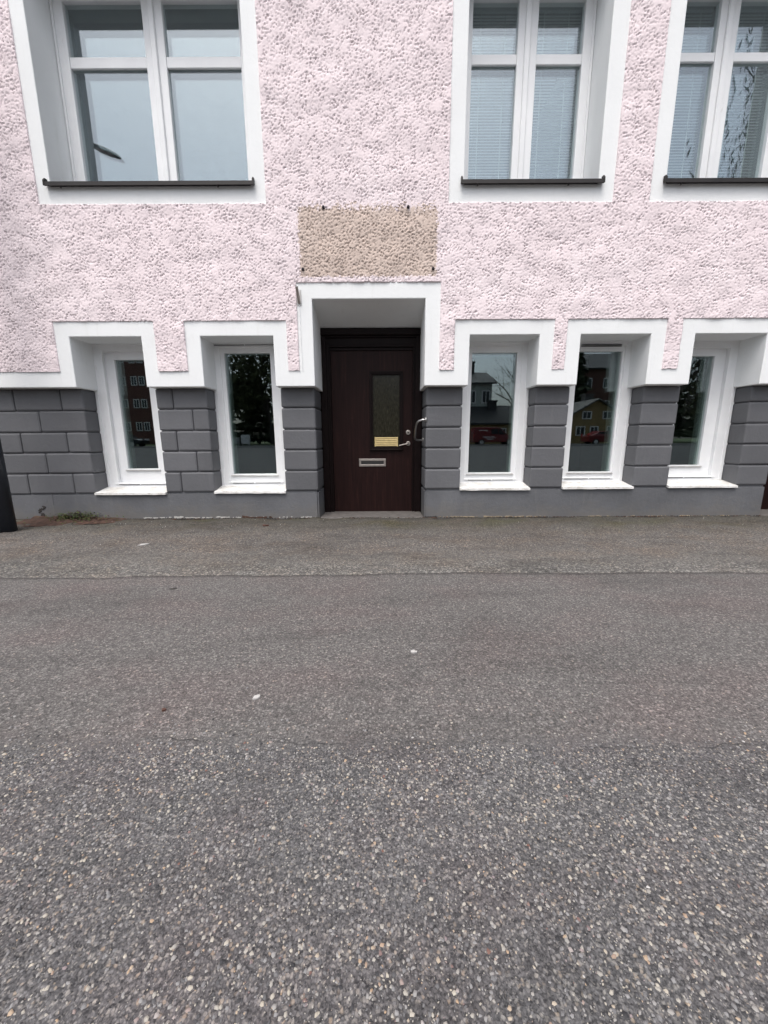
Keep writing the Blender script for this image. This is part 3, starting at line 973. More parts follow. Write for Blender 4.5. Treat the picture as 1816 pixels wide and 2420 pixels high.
def upper_window(i, gl, gr, bar0, bar1):
    a, b, oa, ob = UW[i]
    F0 = 0.33
    g0, g1 = 3.40, 4.995
    bm = bmesh.new()
    ring(bm, a - 0.01, b + 0.01, 3.29, UO1 + 0.01, 0.055, 0.055, 0.06, 0.06, F0, 0.43)
    ring(bm, a + 0.004, b - 0.004, 3.30, UO1, 0.022, 0.022, 0.03, 0.03, F0 - 0.012, F0 + 0.003)
    fr = bm_obj('casement_window', bm, M['frame'], B)
    bevel_mod(fr, 0.004)
    mid = (gl[1] + gr[0]) / 2
    for k, (g, s0, s1) in enumerate(((gl, a + 0.045, mid - 0.004), (gr, mid + 0.004, b - 0.045))):
        bm = bmesh.new()
        ring(bm, s0, s1, 3.335, 5.05, g[0] - s0, s1 - g[1], g0 - 3.335, 5.05 - g1, F0 - 0.006, F0 + 0.075)
        sash = bm_obj('sash', bm, M['frame'], fr)
        bevel_mod(sash, 0.005)
        bm = bmesh.new()
        box(bm, g[0] - 0.002, g[1] + 0.002, F0 + 0.002, F0 + 0.028, bar0, bar1, 0.006)
        box(bm, g[0] - 0.002, g[1] + 0.002, F0 + 0.044, F0 + 0.07, bar0 + 0.012, bar1 - 0.012)
        bm_obj('glazing_bar', bm, M['frame'], fr)
        for z0, z1 in ((g0, bar0), (bar1, g1)):
            pane(g[0] - 0.01, g[1] + 0.01, z0 - 0.01, z1 + 0.01, F0 + 0.030, fr)
            pane(g[0] - 0.01, g[1] + 0.01, z0 - 0.01, z1 + 0.01, F0 + 0.070, fr)
    bm = bmesh.new()                              # cover strip where the casements meet
    box(bm, mid - 0.030, mid + 0.022, F0 - 0.026, F0 - 0.004, 3.34, 5.045, 0.006)
    bm_obj('meeting_strip', bm, M['frame'], fr)
    inner_reveal(a + 0.02, b - 0.02, 3.36, 5.06, 0.435, 0.60, fr)
    # dark sheet-metal sill with turned-up ends
    bm = bmesh.new()
    xa, xb = a - 0.028, b + 0.034
    prism(bm, [(-0.045, 3.286), (-0.047, 3.252), (-0.040, 3.250), (-0.036, 3.272), (0.34, 3.335), (0.34, 3.350)], xa, xb, 'x')
    for x in (xa, xb):
        prism(bm, [(-0.050, 3.250), (-0.048, 3.300), (-0.030, 3.322), (0.05, 3.330), (0.05, 3.30), (-0.03, 3.262)], x - 0.006, x + 0.006, 'x')
    for x in (a + 0.12, b - 0.3):
        tube(bm, [(x, -0.035, 3.262), (x, -0.035, 3.236)], 0.007, 6)
    bm_obj('sill', bm, M['dark_sill'], fr)
    return fr
upper_window(0, (-3.047, -2.297), (-2.102, -1.375), 4.463, 4.560)
upper_window(1, (0.880, 1.320), (1.510, 1.957), 4.476, 4.566)
upper_window(2, (2.812, 3.255), (3.440, 3.887), 4.492, 4.572)

# ---- rooms behind the glass
def room(x0, x1, y0, y1, z0, z1, mat):
    bm = bmesh.new()
    vs = box(bm, x0, x1, y0, y1, z0, z1)
    bm.faces.ensure_lookup_table()
    bmesh.ops.delete(bm, geom=[f for f in bm.faces if abs(f.calc_center_median().y - y0) < 1e-4], context='FACES')
    return bm_obj('room_walls', bm, mat, B)
room(-6.0, -0.9, 0.52, 4.5, 3.0, 5.6, M['room'])
room(-0.8, 2.35, 0.52, 4.5, 3.0, 5.6, M['room'])
room(2.4, 6.3, 0.52, 4.5, 3.0, 5.6, M['room'])
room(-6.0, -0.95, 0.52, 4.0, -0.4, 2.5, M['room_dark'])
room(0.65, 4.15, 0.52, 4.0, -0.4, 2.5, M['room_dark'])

# ---- doors
def make_door(i):
    a, b, c, d = DOORS[i]
    ox = a - DOORS[0][0]
    X = lambda v: v + ox
    bm = bmesh.new()
    Y = 0.5
    # jambs and head, stepped mouldings
    ring(bm, X(-0.735), X(0.455), -0.06, 2.125, 0.075, 0.075, 0.03, 0.10, Y, 0.68)
    ring(bm, X(-0.662), X(0.382), -0.05, 2.03, 0.030, 0.022, 0.02, 0.085, Y + 0.022, 0.67)
    ring(bm, X(-0.634), X(0.362), -0.05, 1.947, 0.016, 0.014, 0.02, 0.022, Y + 0.012, 0.66)
    ring(bm, X(-0.622), X(0.352), -0.05, 1.93, 0.010, 0.008, 0.02, 0.040, Y + 0.036, 0.66)
    fr = bm_obj('door_frame', bm, M['door_frame'], B)
    bevel_mod(fr, 0.004)
    bm = bmesh.new()                              # projecting header board
    box(bm, X(-0.728), X(0.440), Y - 0.030, Y + 0.06, 2.045, 2.118, 0.008)
    bm_obj('header', bm, M['door_frame'], fr)
    # leaf with a window cut through
    bm = bmesh.new()
    ring(bm, X(-0.613), X(0.345), -0.026, 1.892, 0.480, 0.150, 0.805, 0.262, 0.55, 0.60)
    leaf = bm_obj('door', bm, M['door'], B)
    bevel_mod(leaf, 0.003)
    bm = bmesh.new()
    ring(bm, X(-0.166), X(0.233), 0.752, 1.664, 0.022, 0.022, 0.022, 0.022, 0.530, 0.556)
    ring(bm, X(-0.146), X(0.213), 0.772, 1.644, 0.020, 0.020, 0.018, 0.020, 0.538, 0.59)
    box(bm, X(-0.170), X(0.238), 0.518, 0.553, 0.744, 0.758, 0.004)
    bevel_mod(bm_obj('door_window_frame', bm, M['door_frame'], leaf), 0.004)
    pane(X(-0.135), X(0.203), 0.780, 1.634, 0.568, leaf, M['door_glass'])
    # ribbed brass plate
    bm = bmesh.new()
    x0, x1 = X(-0.100), X(0.166)
    n = 5
    z0, z1 = 0.794, 0.902
    for q in range(n):
        za, zb = z0 + (z1 - z0) * q / n, z0 + (z1 - z0) * (q + 1) / n
        prism(bm, [(0.560, za), (0.5475, za + 0.0015), (0.545, (za + zb) / 2), (0.5475, zb - 0.002), (0.560, zb)], x0, x1, 'x')
    box(bm, x0 - 0.008, x0 + 0.002, 0.545, 0.562, z0 - 0.004, z1 + 0.004)
    box(bm, x1 - 0.002, x1 + 0.008, 0.545, 0.562, z0 - 0.004, z1 + 0.004)
    bm_obj('ribbed_plate', bm, M['brass'], leaf)
    # letter slot
    bm = bmesh.new()
    ring(bm, X(-0.303), X(0.026), 0.550, 0.645, 0.026, 0.026, 0.026, 0.028, 0.543, 0.556)
    ls = bm_obj('letter_slot', bm, M['dull_steel'], leaf)
    bevel_mod(ls, 0.003)
    bm = bmesh.new()
    box(bm, X(-0.279), X(0.002), 0.546, 0.556, 0.574, 0.622)
    bm_obj('letter_flap', bm, M['slot'], leaf)
    # lock and lever handle
    bm = bmesh.new()
    tube(bm, [(X(0.298), 0.552, 0.958), (X(0.298), 0.543, 0.958), (X(0.298), 0.541, 0.958)], [0.028, 0.028, 0.023], 20)
    lk = bm_obj('lock', bm, M['dull_steel'], leaf)
    bm = bmesh.new()
    tube(bm, [(X(0.299), 0.545, 0.954), (X(0.299), 0.537, 0.954)], 0.011, 14)
    bm_obj('key_barrel', bm, M['grit'], leaf)
    bm = bmesh.new()
    tube(bm, [(X(0.299), 0.552, 0.825), (X(0.299), 0.542, 0.825), (X(0.299), 0.540, 0.825)], [0.027, 0.027, 0.022], 20)
    tube(bm, [(X(0.299), 0.545, 0.825), (X(0.298), 0.512, 0.825), (X(0.292), 0.501, 0.824), (X(0.278), 0.497, 0.822), (X(0.235), 0.496, 0.814), (X(0.186), 0.497, 0.803)], [0.010, 0.010, 0.010, 0.009, 0.008, 0.007], 10)
    bm_obj('lever_handle', bm, M['dull_steel'], leaf, smooth=False)
    # stone threshold
    bm = bmesh.new()
    box(bm, c + 0.004, d - 0.004, 0.085, 0.66, -0.2, 0.005, 0.012, 2)
    for v in bm.verts:
        if v.co.z > -0.05 and v.co.y > 0.4:
            v.co.z -= 0.020
    bm_obj('threshold', bm, M['stone'], B)
    bm = bmesh.new()                              # back of the recess, behind the leaf
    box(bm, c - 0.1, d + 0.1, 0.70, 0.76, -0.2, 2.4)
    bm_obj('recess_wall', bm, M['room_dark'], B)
    return fr
make_door(0)
make_door(1)
# stainless pull bar on the right-hand side of the door recess
bm = bmesh.new()
gx = 0.463
path = [(gx, 0.122, 1.088), (0.425, 0.135, 1.086), (0.392, 0.150, 1.077), (0.372, 0.168, 1.058), (0.363, 0.188, 1.030), (0.360, 0.250, 0.965), (0.361, 0.320, 0.900), (0.368, 0.350, 0.877), (0.388, 0.375, 0.866), (0.420, 0.388, 0.866), (gx, 0.392, 0.868)]
tube(bm, path, 0.0125, 12)
for p in (path[0], path[-1]):
    tube(bm, [(gx + 0.004, p[1], p[2]), (gx - 0.006, p[1], p[2])], 0.030, 16)
gh = bm_obj('pull_handle', bm, M['steel'], B, smooth=True)
gh.data.polygons.foreach_set('use_smooth', [len(p.vertices) == 4 for p in gh.data.polygons])

# flag-holder tube at the upper left corner of the door trim
t_ = thing('flagpole_socket', (-0.840, 0.0, 2.28), 'small grey metal flagpole socket at the upper left corner of the door trim', 'flagpole holder')
bm = bmesh.new()
box(bm, -0.022, 0.022, -0.006, 0.001, -0.075, 0.075, 0.004)
bm_obj('back_plate', bm, M['bead'], t_)
bm = bmesh.new()
tube(bm, [(0.0, -0.004, -0.055), (-0.004, -0.03, 0.0), (-0.006, -0.075, 0.075)], 0.0145, 14)
bm_obj('socket', bm, M['dull_steel'], t_)
bm = bmesh.new()
tube(bm, [(-0.0055, -0.0735, 0.073), (-0.006, -0.0755, 0.0763)], 0.0115, 14)
bm_obj('socket_mouth', bm, M['slot'], t_)
bm = bmesh.new()
tube(bm, [(0.001, -0.006, -0.060), (0.001, -0.004, -0.4), (0.006, -0.004, -0.70)], 0.0028, 6)
bm_obj('cable', bm, M['frame'], t_)

# ---- venetian blinds
def venetian(x0, x1, label):
    t = thing('venetian_blind', ((x0 + x1) / 2, 0.47, 3.40), label, 'blind', 'venetian blinds in the upper windows')
    hw = (x1 - x0) / 2
    bm = bmesh.new()
    sl = [(-0.0125, -0.001), (0.0, 0.0022), (0.0125, -0.001), (0.0125, -0.0016), (0.0, 0.0014), (-0.0125, -0.0016)]
    prism(bm, sl, -hw, hw, 'x')
    first = bm_obj('slat', bm, M['slat'], t)
    first.location = (0, 0, 0.02)
    first.rotation_euler = (math.radians(16), 0, 0)
    n = 60
    for k in range(1, n):
        s = first.copy()
        COL.objects.link(s)
        s.parent = t
        s.location = (0, 0, 0.02 + k * 0.0265)
        s.rotation_euler = (math.radians(16 + random.uniform(-1.5, 1.5)), 0, 0)
    for f in (-0.5, 0.5):
        bm = bmesh.new()
        box(bm, f * hw - 0.003, f * hw + 0.003, -0.0165, -0.0145, 0.0, 1.62)
        bm_obj('ladder_cord', bm, M['cord'], t)
    bm = bmesh.new()
    box(bm, -hw, hw, -0.013, 0.013, 1.615, 1.645, 0.003)
    bm_obj('headrail', bm, M['slat'], t)
venetian(0.865, 1.345, 'venetian blind behind the left sash of the narrow window right of the door')
venetian(1.490, 1.975, 'venetian blind behind the right sash of the narrow window right of the door')
venetian(2.795, 3.275, 'venetian blind behind the left sash of the window cut by the right picture edge')
venetian(3.420, 3.905, 'venetian blind behind the right sash of the window cut by the right picture edge')

# ================================================================== SMALL THINGS ON THE GROUND
def flake(name, x, y, s, mat, label, cat, seed, asp=1.6, rot=0.0, h=0.004):
    r = random.Random(seed)
    bm = bmesh.new()
    n = 9
    top, bot = [], []
    for k in range(n):
        a = 2 * math.pi * k / n
        q = r.uniform(0.65, 1.1)
        px, py = s * asp * q * math.cos(a), s * q * math.sin(a)
        top.append(bm.verts.new((px, py, h * r.uniform(0.5, 1.6))))
        bot.append(bm.verts.new((px * 0.96, py * 0.96, -0.002)))
    ct = bm.verts.new((0, 0, h * 1.3))
    for k in range(n):
        bm.faces.new((top[k], top[(k + 1) % n], ct))
        bm.faces.new((bot[k], bot[(k + 1) % n], top[(k + 1) % n], top[k]))
    bm.faces.new(bot[::-1])
    o = bm_obj(name, bm, mat, None, label=label, cat=cat)
    o.location = (x, y, 0.003)
    o.rotation_euler = (0, 0, rot)
    return o
flake('paper_scrap', -2.072, -0.992, 0.026, M['litter'], 'white torn paper scrap on the dark pavement at left, below the leftmost cellar window', 'litter', 1, 2.0, 0.5)
flake('paint_flake', 0.123, -2.706, 0.011, M['litter'], 'white flake on the smooth asphalt, the one to the right, below the door', 'litter', 2, 1.3)
flake('paint_flake', -0.453, -2.992, 0.011, M['litter'], 'white flake on the smooth asphalt nearest the coarse asphalt edge, left of the door', 'litter', 3, 1.4, 0.6)
flake('dry_leaf', -1.232, -0.287, 0.026, M['dry_leaf'], 'small red-brown dry leaf on the pavement near the wall, left of the door', 'leaf', 4, 1.5, 0.2, 0.008)
flake('tar_spot', -1.284, -1.991, 0.012, M['grit'], 'dark tar spot on the smooth asphalt at left', 'tar spot', 5, 2.0, 0.1, 0.002)
flake('stone_chip', -0.745, -3.055, 0.007, M['dry_leaf'], 'tiny dark brown chip on the asphalt at left near the coarse edge', 'stone', 6, 1.2)

# litter crumbs near the wall (uncountable)
bm = bmesh.new()
r_ = random.Random(21)
for k in range(260):
    x = r_.uniform(-4.4, 4.4) if k % 3 else r_.uniform(-3.2, -1.0)
    y = 0.08 - abs(r_.gauss(0, 0.45))
    s = r_.uniform(0.0015, 0.0045) * (1.5 if k % 17 == 0 else 1)
    a = r_.uniform(0, 6.28)
    top = bm.verts.new((x, y, 0.004 + s * 0.7))
    ps = [bm.verts.new((x + s * math.cos(a + q * 1.571) * r_.uniform(0.7, 1.4), y + s * math.sin(a + q * 1.571), -0.001)) for q in range(4)]
    for q in range(4):
        f = bm.faces.new((ps[q], ps[(q + 1) % 4], top))
        f.material_index = 0 if k % 5 == 0 else (1 if k % 3 else 2)
bm_obj('crumbs', bm, [M['litter'], M['grit'], M['dry_leaf']], None, kind='stuff', label='tiny crumbs of paint, grit and leaf along the wall foot')

bm = bmesh.new()                                  # grit gathered in the corner of wall and pavement
for k in range(1500):
    x = r_.uniform(-4.5, 4.3)
    if mnoise.noise(Vector((x * 2.3, 5, 1))) + r_.uniform(-0.3, 0.3) < -0.05: continue
    y = 0.102 - abs(r_.gauss(0, 0.016))
    s = r_.uniform(0.003, 0.010)
    a = r_.uniform(0, 6.28)
    top = bm.verts.new((x, y, 0.002 + s * 0.9))
    ps = [bm.verts.new((x + s * 1.4 * math.cos(a + q * 1.571) * r_.uniform(0.7, 1.4), y + s * math.sin(a + q * 1.571), -0.002)) for q in range(4)]
    for q in range(4):
        f = bm.faces.new((ps[q], ps[(q + 1) % 4], top))
        f.material_index = k % 3 == 0
bm_obj('grit', bm, [M['grit'], M['soil']], None, kind='stuff', label='dark grit gathered along the foot of the wall')

# rust-brown soil and moss in the corner by the post
bm = bmesh.new()
n = 40
rows = 12
gv = []
for j in range(rows + 1):
    row = []
    for i in range(n + 1):
        u, v = i / n, j / rows
        x = -3.98 + 1.05 * u
        yy = 0.108 - 0.42 * v * (1 - 0.55 * u)
        hgt = max(0, 1 - v) * (1 - u) ** 0.5 * 0.045 * (0.4 + mnoise.noise(Vector((x * 9, yy * 9, 1))) + 0.6) + 0.010 * mnoise.noise(Vector((x * 30, yy * 30, 3)))
        row.append(bm.verts.new((x, yy, -0.004 + hgt)))
    gv.append(row)
for j in range(rows):
    for i in range(n):
        bm.faces.new((gv[j][i], gv[j][i + 1], gv[j + 1][i + 1], gv[j + 1][i]))
bm_obj('soil', bm, M['soil'], None, True, kind='stuff', label='rust-brown soil gathered at the foot of the black post')
bm = bmesh.new()
r_ = random.Random(33)
for k in range(900):
    u = r_.gauss(0, 1)
    x = -3.50 + 0.17 * u + (0.1 if k % 5 == 0 else 0)
    y = 0.095 - abs(r_.gauss(0, 0.075))
    hz = max(0.014, 0.105 - 0.1 * abs(x + 3.5) - 0.4 * abs(y - 0.09)) * r_.uniform(0.3, 1.0)
    a = r_.uniform(0, 6.28)
    L = r_.uniform(0.008, 0.022)
    d = Vector((math.cos(a), math.sin(a), r_.uniform(-0.1, 0.7))) * L
    s = Vector((-math.sin(a), math.cos(a), r_.uniform(-0.3, 0.3))) * L * 0.35
    p = Vector((x, y, hz))
    vs = [bm.verts.new(p - d * 0.6), bm.verts.new(p + s), bm.verts.new(p + d), bm.verts.new(p - s)]
    f = bm.faces.new(vs)
    f.material_index = 0 if r_.random() < 0.7 else 1
bm_obj('moss', bm, [M['moss'], M['soil']], None, kind='stuff', label='green moss and weeds growing at the wall foot beside the black post')

# ---- street lamp whose black post stands at the left edge
lp = thing('street_lamp', (-3.795, -0.47, 0), 'black street lamp whose post stands by the wall at the left edge', 'street lamp')
bm = bmesh.new()
tube(bm, [(0, 0, -0.1), (0, 0, 0.9), (0, 0, 1.0), (0, 0, 4.55)], [0.105, 0.105, 0.102, 0.085], 32)
po = bm_obj('post', bm, M['black_metal'], lp, True)
bm = bmesh.new()
tube(bm, [(0, 0, 4.5), (0.0, -0.04, 4.62), (0.01, -0.18, 4.63), (0.05, -0.42, 4.64)], 0.028, 12)
bm_obj('arm', bm, M['black_metal'], lp, True)
bm = bmesh.new()
bmesh.ops.create_icosphere(bm, subdivisions=3, radius=1.0)
LAMP = Matrix.Translation((0.13, -0.52, 4.635)) @ Matrix.Rotation(math.radians(42), 4, 'Z')
for v in bm.verts:
    v.co = LAMP @ Vector((v.co.x * 0.050, v.co.y * 0.185, v.co.z * (0.044 if v.co.z > 0 else 0.020)))
bm_obj('lamp_head', bm, M['black_metal'], lp, True)
bm = bmesh.new()
bmesh.ops.create_icosphere(bm, subdivisions=2, radius=1.0)
for v in bm.verts:
    v.co = LAMP @ Vector((v.co.x * 0.037, v.co.y * 0.13, v.co.z * 0.018 - 0.012))
bm_obj('lamp_cover', bm, M['bead'], lp, True)

# ================================================================== ACROSS THE STREET (seen mirrored in the panes)
M['h_grey'] = plain('pale_green_render', (0.42, 0.45, 0.41), 0.9, 0, 0.08, 1)
M['h_yellow'] = plain('ochre_boards', (0.30, 0.215, 0.095), 0.85, 0, 0.12, 3)
M['h_brick'] = plain('red_brick_far', (0.15, 0.070, 0.055), 0.9, 0, 0.2, 2)
M['h_brick2'] = plain('brown_brick_far', (0.15, 0.075, 0.058), 0.9, 0, 0.2, 2)
M['roof_dark'] = plain('dark_roof_sheet', (0.028, 0.028, 0.03), 0.6, 0, 0.25, 1)
M['roof_grey'] = plain('grey_roof_tile', (0.12, 0.115, 0.11), 0.8, 0, 0.25, 1)
M['trim_w'] = plain('white_house_trim', (0.75, 0.75, 0.73), 0.7)
M['far_glass'] = plain('far_window_glass', (0.03, 0.035, 0.04), 0.08)
M['car_red'] = plain('red_car_paint', (0.15, 0.014, 0.016), 0.22, 0, 0.05, 1)
M['car_dark'] = plain('dark_car_paint', (0.02, 0.022, 0.026), 0.22, 0, 0.05, 1)
M['tyre'] = plain('tyre_rubber', (0.02, 0.02, 0.02), 0.8)
M['lamp_glass'] = plain('headlamp_glass', (0.6, 0.6, 0.6), 0.15)
M['tail'] = plain('tail_lamp_glass', (0.35, 0.02, 0.02), 0.2)
M['cab_w'] = plain('white_cabinet_paint', (0.62, 0.62, 0.6), 0.6)
M['cab_g'] = plain('grey_cabinet_paint', (0.28, 0.29, 0.29), 0.6)
M['bark'] = plain('bark', (0.055, 0.045, 0.036), 0.9, 0, 0.4, 6)

def house(name, label, x0, x1, y0, y1, eave, ridge, wall, roof, wins, ridge_axis='x', chimney=None):
    """y1 is the face to the street"""
    t = thing(name, ((x0 + x1) / 2, (y0 + y1) / 2, 0.0), label, 'house')
    cx, cy = t.location.x, t.location.y
    L = lambda x, y, z: (x - cx, y - cy, z)
    bm = bmesh.new()
    xm, ym = (x0 + x1) / 2, (y0 + y1) / 2
    if ridge_axis == 'x':
        prism(bm, [(y0 - cy, 0), (y1 - cy, 0), (y1 - cy, eave), (0, ridge), (y0 - cy, eave)], x0 - cx, x1 - cx, 'x')
    else:
        prism(bm, [(x0 - cx, 0), (x1 - cx, 0), (x1 - cx, eave), (0, ridge), (x0 - cx, eave)], y0 - cy, y1 - cy, 'y')
    bm_obj('wall', bm, wall, t)
    bm = bmesh.new()
    o, th = 0.45, 0.18
    if ridge_axis == 'x':
        hw = (y1 - y0) / 2
        k = (ridge - eave) / hw
        prism(bm, [(-hw - o, eave - k * o), (-hw - o, eave - k * o + th), (0, ridge + th), (hw + o, eave - k * o + th), (hw + o, eave - k * o), (0, ridge + 0.01)], x0 - cx - o, x1 - cx + o, 'x')
    else:
        hw = (x1 - x0) / 2
        k = (ridge - eave) / hw
        prism(bm, [(-hw - o, eave - k * o), (-hw - o, eave - k * o + th), (0, ridge + th), (hw + o, eave - k * o + th), (hw + o, eave - k * o), (0, ridge + 0.01)], y0 - cy - o, y1 - cy + o, 'y')
    rf = bm_obj('roof', bm, roof, t)
    if chimney:
        bm = bmesh.new()
        px, py, ph = chimney
        box(bm, px - cx - 0.5, px - cx + 0.5, py - cy - 0.5, py - cy + 0.5, eave, ph)
        box(bm, px - cx - 0.6, px - cx + 0.6, py - cy - 0.6, py - cy + 0.6, ph, ph + 0.15)
        bm_obj('chimney', bm, roof, rf)
    for (wx, wz, ww, wh) in wins:
        bm = bmesh.new()
        yf = y1 - cy
        ring(bm, wx - cx - ww / 2, wx - cx + ww / 2, wz - wh / 2, wz + wh / 2, 0.12, 0.12, 0.12, 0.12, yf + 0.06, yf - 0.02)
        box(bm, wx - cx - 0.04, wx - cx + 0.04, yf + 0.01, yf + 0.05, wz - wh / 2 + 0.1, wz + wh / 2 - 0.1)
        wn = bm_obj('window', bm, M['trim_w'], t)
        bm = bmesh.new()
        box(bm, wx - cx - ww / 2 + 0.1, wx - cx + ww / 2 - 0.1, yf + 0.005, yf + 0.02, wz - wh / 2 + 0.1, wz + wh / 2 - 0.1)
        bm_obj('pane', bm, M['far_glass'], wn)
    return t
house('rendered_house', 'pale green rendered house with dark roof and chimney, mirrored right of the door', 2.2, 13.0, -52, -43, 7.2, 8.9, M['h_grey'], M['roof_dark'],
      [(x, z, 1.0, 1.5) for x in (3.8, 6.2, 8.6, 10.6, 12.3) for z in (2.4, 5.6)], 'x', (11.2, -47.5, 10.2))
house('outbuilding', 'low ochre outbuilding with grey roof behind the red van', 9.2, 17.0, -45, -41.2, 2.7, 4.4, M['h_yellow'], M['roof_dark'], [(11, 1.5, 0.8, 0.8), (14, 1.5, 0.8, 0.8)], 'x', (13.0, -43, 5.0))
house('yellow_house', 'small yellow wooden house with white windows, mirrored in the second window right of the door', 21.4, 28.0, -48, -41, 3.1, 5.0, M['h_yellow'], M['roof_grey'],
      [(23.6, 3.3, 1.1, 0.9), (26.0, 3.3, 1.1, 0.9), (23.0, 1.5, 1.1, 1.1), (24.6, 1.5, 1.0, 1.1), (26.6, 1.5, 1.1, 1.1)], 'y', (25.5, -45, 5.9))
house('brick_block', 'red-brown apartment block with rows of white windows, mirrored in the leftmost cellar window', -38.6, -27.5, -64, -52, 13.5, 16.0, M['h_brick'], M['roof_dark'],
      [(x, z, 0.85, 1.25) for x in (-37.9, -36.9, -35.3, -34.2, -31.8, -30.6, -28.6) for z in (2.6, 5.8, 8.9, 11.9)], 'x')
house('brick_house', 'brown brick house standing tall behind the yellow house', 26, 42, -68, -56, 11, 14, M['h_brick2'], M['roof_dark'], [(x, z, 1.3, 1.5) for x in (28, 31, 34, 37, 40) for z in (2.5, 5.5, 8.8)], 'x')

def vehicle(name, label, cat, loc, prof, glass, paint, wheels, hw, marks=()):
    """profile in (x,z), front towards +x; seen from +y"""
    t = thing(name, loc, label, cat)
    bm = bmesh.new()
    v0, v1 = prism(bm, prof, -hw, hw)
    for v in bm.verts:
        if v.co.z > 1.0:
            v.co.y *= 0.86
    body = bm_obj('body', bm, paint, t)
    bevel_mod(body, 0.06, 3)
    for g in glass:
        for s in (-1, 1):
            bm = bmesh.new()
            y = s * hw * 0.885
            prism(bm, g, y - 0.06, y + 0.06)
            bm_obj('side_window', bm, M['far_glass'], t)
    for wx in wheels:
        for s in (-1, 1):
            bm = bmesh.new()
            tube(bm, [(wx, s * (hw - 0.2), 0.33), (wx, s * (hw + 0.015), 0.33)], 0.33, 20)
            wh = bm_obj('wheel', bm, M['tyre'], t)
            bm = bmesh.new()
            tube(bm, [(wx, s * (hw + 0.0), 0.33), (wx, s * (hw + 0.03), 0.33)], 0.2, 14)
            bm_obj('rim', bm, M['bead'], wh)
    xf, xr = max(p[0] for p in prof), min(p[0] for p in prof)
    for s in (-1, 1):
        bm = bmesh.new()
        box(bm, xf - 0.3, xf + 0.01, s * hw * 0.72 - 0.2, s * hw * 0.72 + 0.2, 0.68, 0.85, 0.03)
        bm_obj('headlight', bm, M['lamp_glass'], t)
        bm = bmesh.new()
        box(bm, xr - 0.01, xr + 0.1, s * hw * 0.8 - 0.12, s * hw * 0.8 + 0.12, 0.75, 1.15, 0.02)
        bm_obj('tail_light', bm, M['tail'], t)
    for (x, z, l, h) in marks:
        bm = bmesh.new()
        y = hw * (0.88 if z > 1.0 else 1.0)
        box(bm, x, x + l, y - 0.02, y + 0.012, z, z + h)
        bm_obj('lettering_stripe', bm, M['trim_w'], t)
    return t
vehicle('red_van', 'red delivery van with white lettering parked across the street, mirrored in a cellar window', 'van', (11.6, -36.6, 0.0),
        [(-2.25, 0.35), (2.2, 0.35), (2.25, 0.75), (1.95, 1.0), (1.25, 1.12), (0.55, 1.78), (0.2, 1.86), (-2.1, 1.86), (-2.25, 1.5)],
        [[(0.35, 1.15), (1.02, 1.15), (0.52, 1.66), (0.35, 1.70)], [(-0.4, 1.18), (0.25, 1.18), (0.25, 1.70), (-0.4, 1.70)]], M['car_red'], (-1.4, 1.45), 0.9,
        [(-1.7, 1.52, 0.9, 0.06), (-1.6, 1.40, 0.8, 0.05), (-1.3, 0.86, 1.2, 0.05), (-1.2, 0.76, 1.3, 0.04), (-0.9, 0.62, 0.7, 0.05)])
vehicle('red_car', 'red low car parked in front of the yellow house across the street', 'car', (23.4, -36.6, 0.0),
        [(-2.1, 0.32), (2.1, 0.32), (2.12, 0.62), (1.5, 0.85), (0.9, 0.92), (0.3, 1.38), (-0.9, 1.42), (-1.7, 0.98), (-2.1, 0.92)],
        [[(-0.05, 0.95), (0.72, 0.95), (0.25, 1.30), (-0.05, 1.32)], [(-1.35, 0.98), (-0.15, 0.95), (-0.15, 1.33), (-0.85, 1.34)]], M['car_red'], (-1.3, 1.3), 0.86)
vehicle('dark_car', 'dark car parked in front of the brick block across the street', 'car', (-27.5, -36.6, 0.0),
        [(-2.1, 0.32), (2.1, 0.32), (2.12, 0.66), (1.5, 0.92), (0.9, 0.98), (0.3, 1.46), (-1.5, 1.5), (-2.0, 1.0), (-2.1, 0.92)],
        [[(-0.05, 1.0), (0.72, 1.0), (0.25, 1.38), (-0.05, 1.40)], [(-1.5, 1.02), (-0.15, 1.0), (-0.15, 1.40), (-1.35, 1.42)]], M['car_dark'], (-1.3, 1.3), 0.86)
for nm, x, z, wd, mt, lb in (('utility_cabinet', -16.15, 0.85, 0.95, 'cab_g', 'grey utility cabinet across the street, left of the white one'), ('utility_cabinet', -14.95, 1.15, 0.85, 'cab_w', 'white utility cabinet on legs across the street, taller of the pair')):
    t = thing(nm, (x, -37.5, 0.085), lb, 'cabinet', 'utility cabinets across the street')
    bm = bmesh.new()
    box(bm, -wd / 2, wd / 2, -0.2, 0.2, 0.18, z, 0.02)
    bm_obj('body', bm, M[mt], t)
    bm = bmesh.new()
    box(bm, -wd / 2 + 0.05, wd / 2 - 0.05, 0.19, 0.215, 0.24, z - 0.06, 0.008)
    bm_obj('door', bm, M[mt], t)
    for s in (-1, 1):
        bm = bmesh.new()
        box(bm, s * (wd / 2 - 0.08) - 0.03, s * (wd / 2 - 0.08) + 0.03, -0.1, 0.1, -0.05, 0.19)
        bm_obj('leg', bm, M['bead'], t)

def leaf_mat(name, a, b_):
    m, t, b = new_mat(name)
    at = node(t, 'ShaderNodeAttribute', attribute_name='tone')
    link(t, ramp(t, at.outputs['Fac'], [(0.0, a), (1.0, b_)]), b.inputs['Base Color'])
    b.inputs['Roughness'].default_value = 0.75
    return m
M['leaf_dark'] = leaf_mat('dark_foliage', (0.025, 0.036, 0.018), (0.075, 0.095, 0.045))
M['leaf_spring'] = leaf_mat('spring_foliage', (0.04, 0.048, 0.018), (0.12, 0.13, 0.05))
M['leaf_twig'] = leaf_mat('bare_twig', (0.03, 0.025, 0.02), (0.06, 0.052, 0.04))

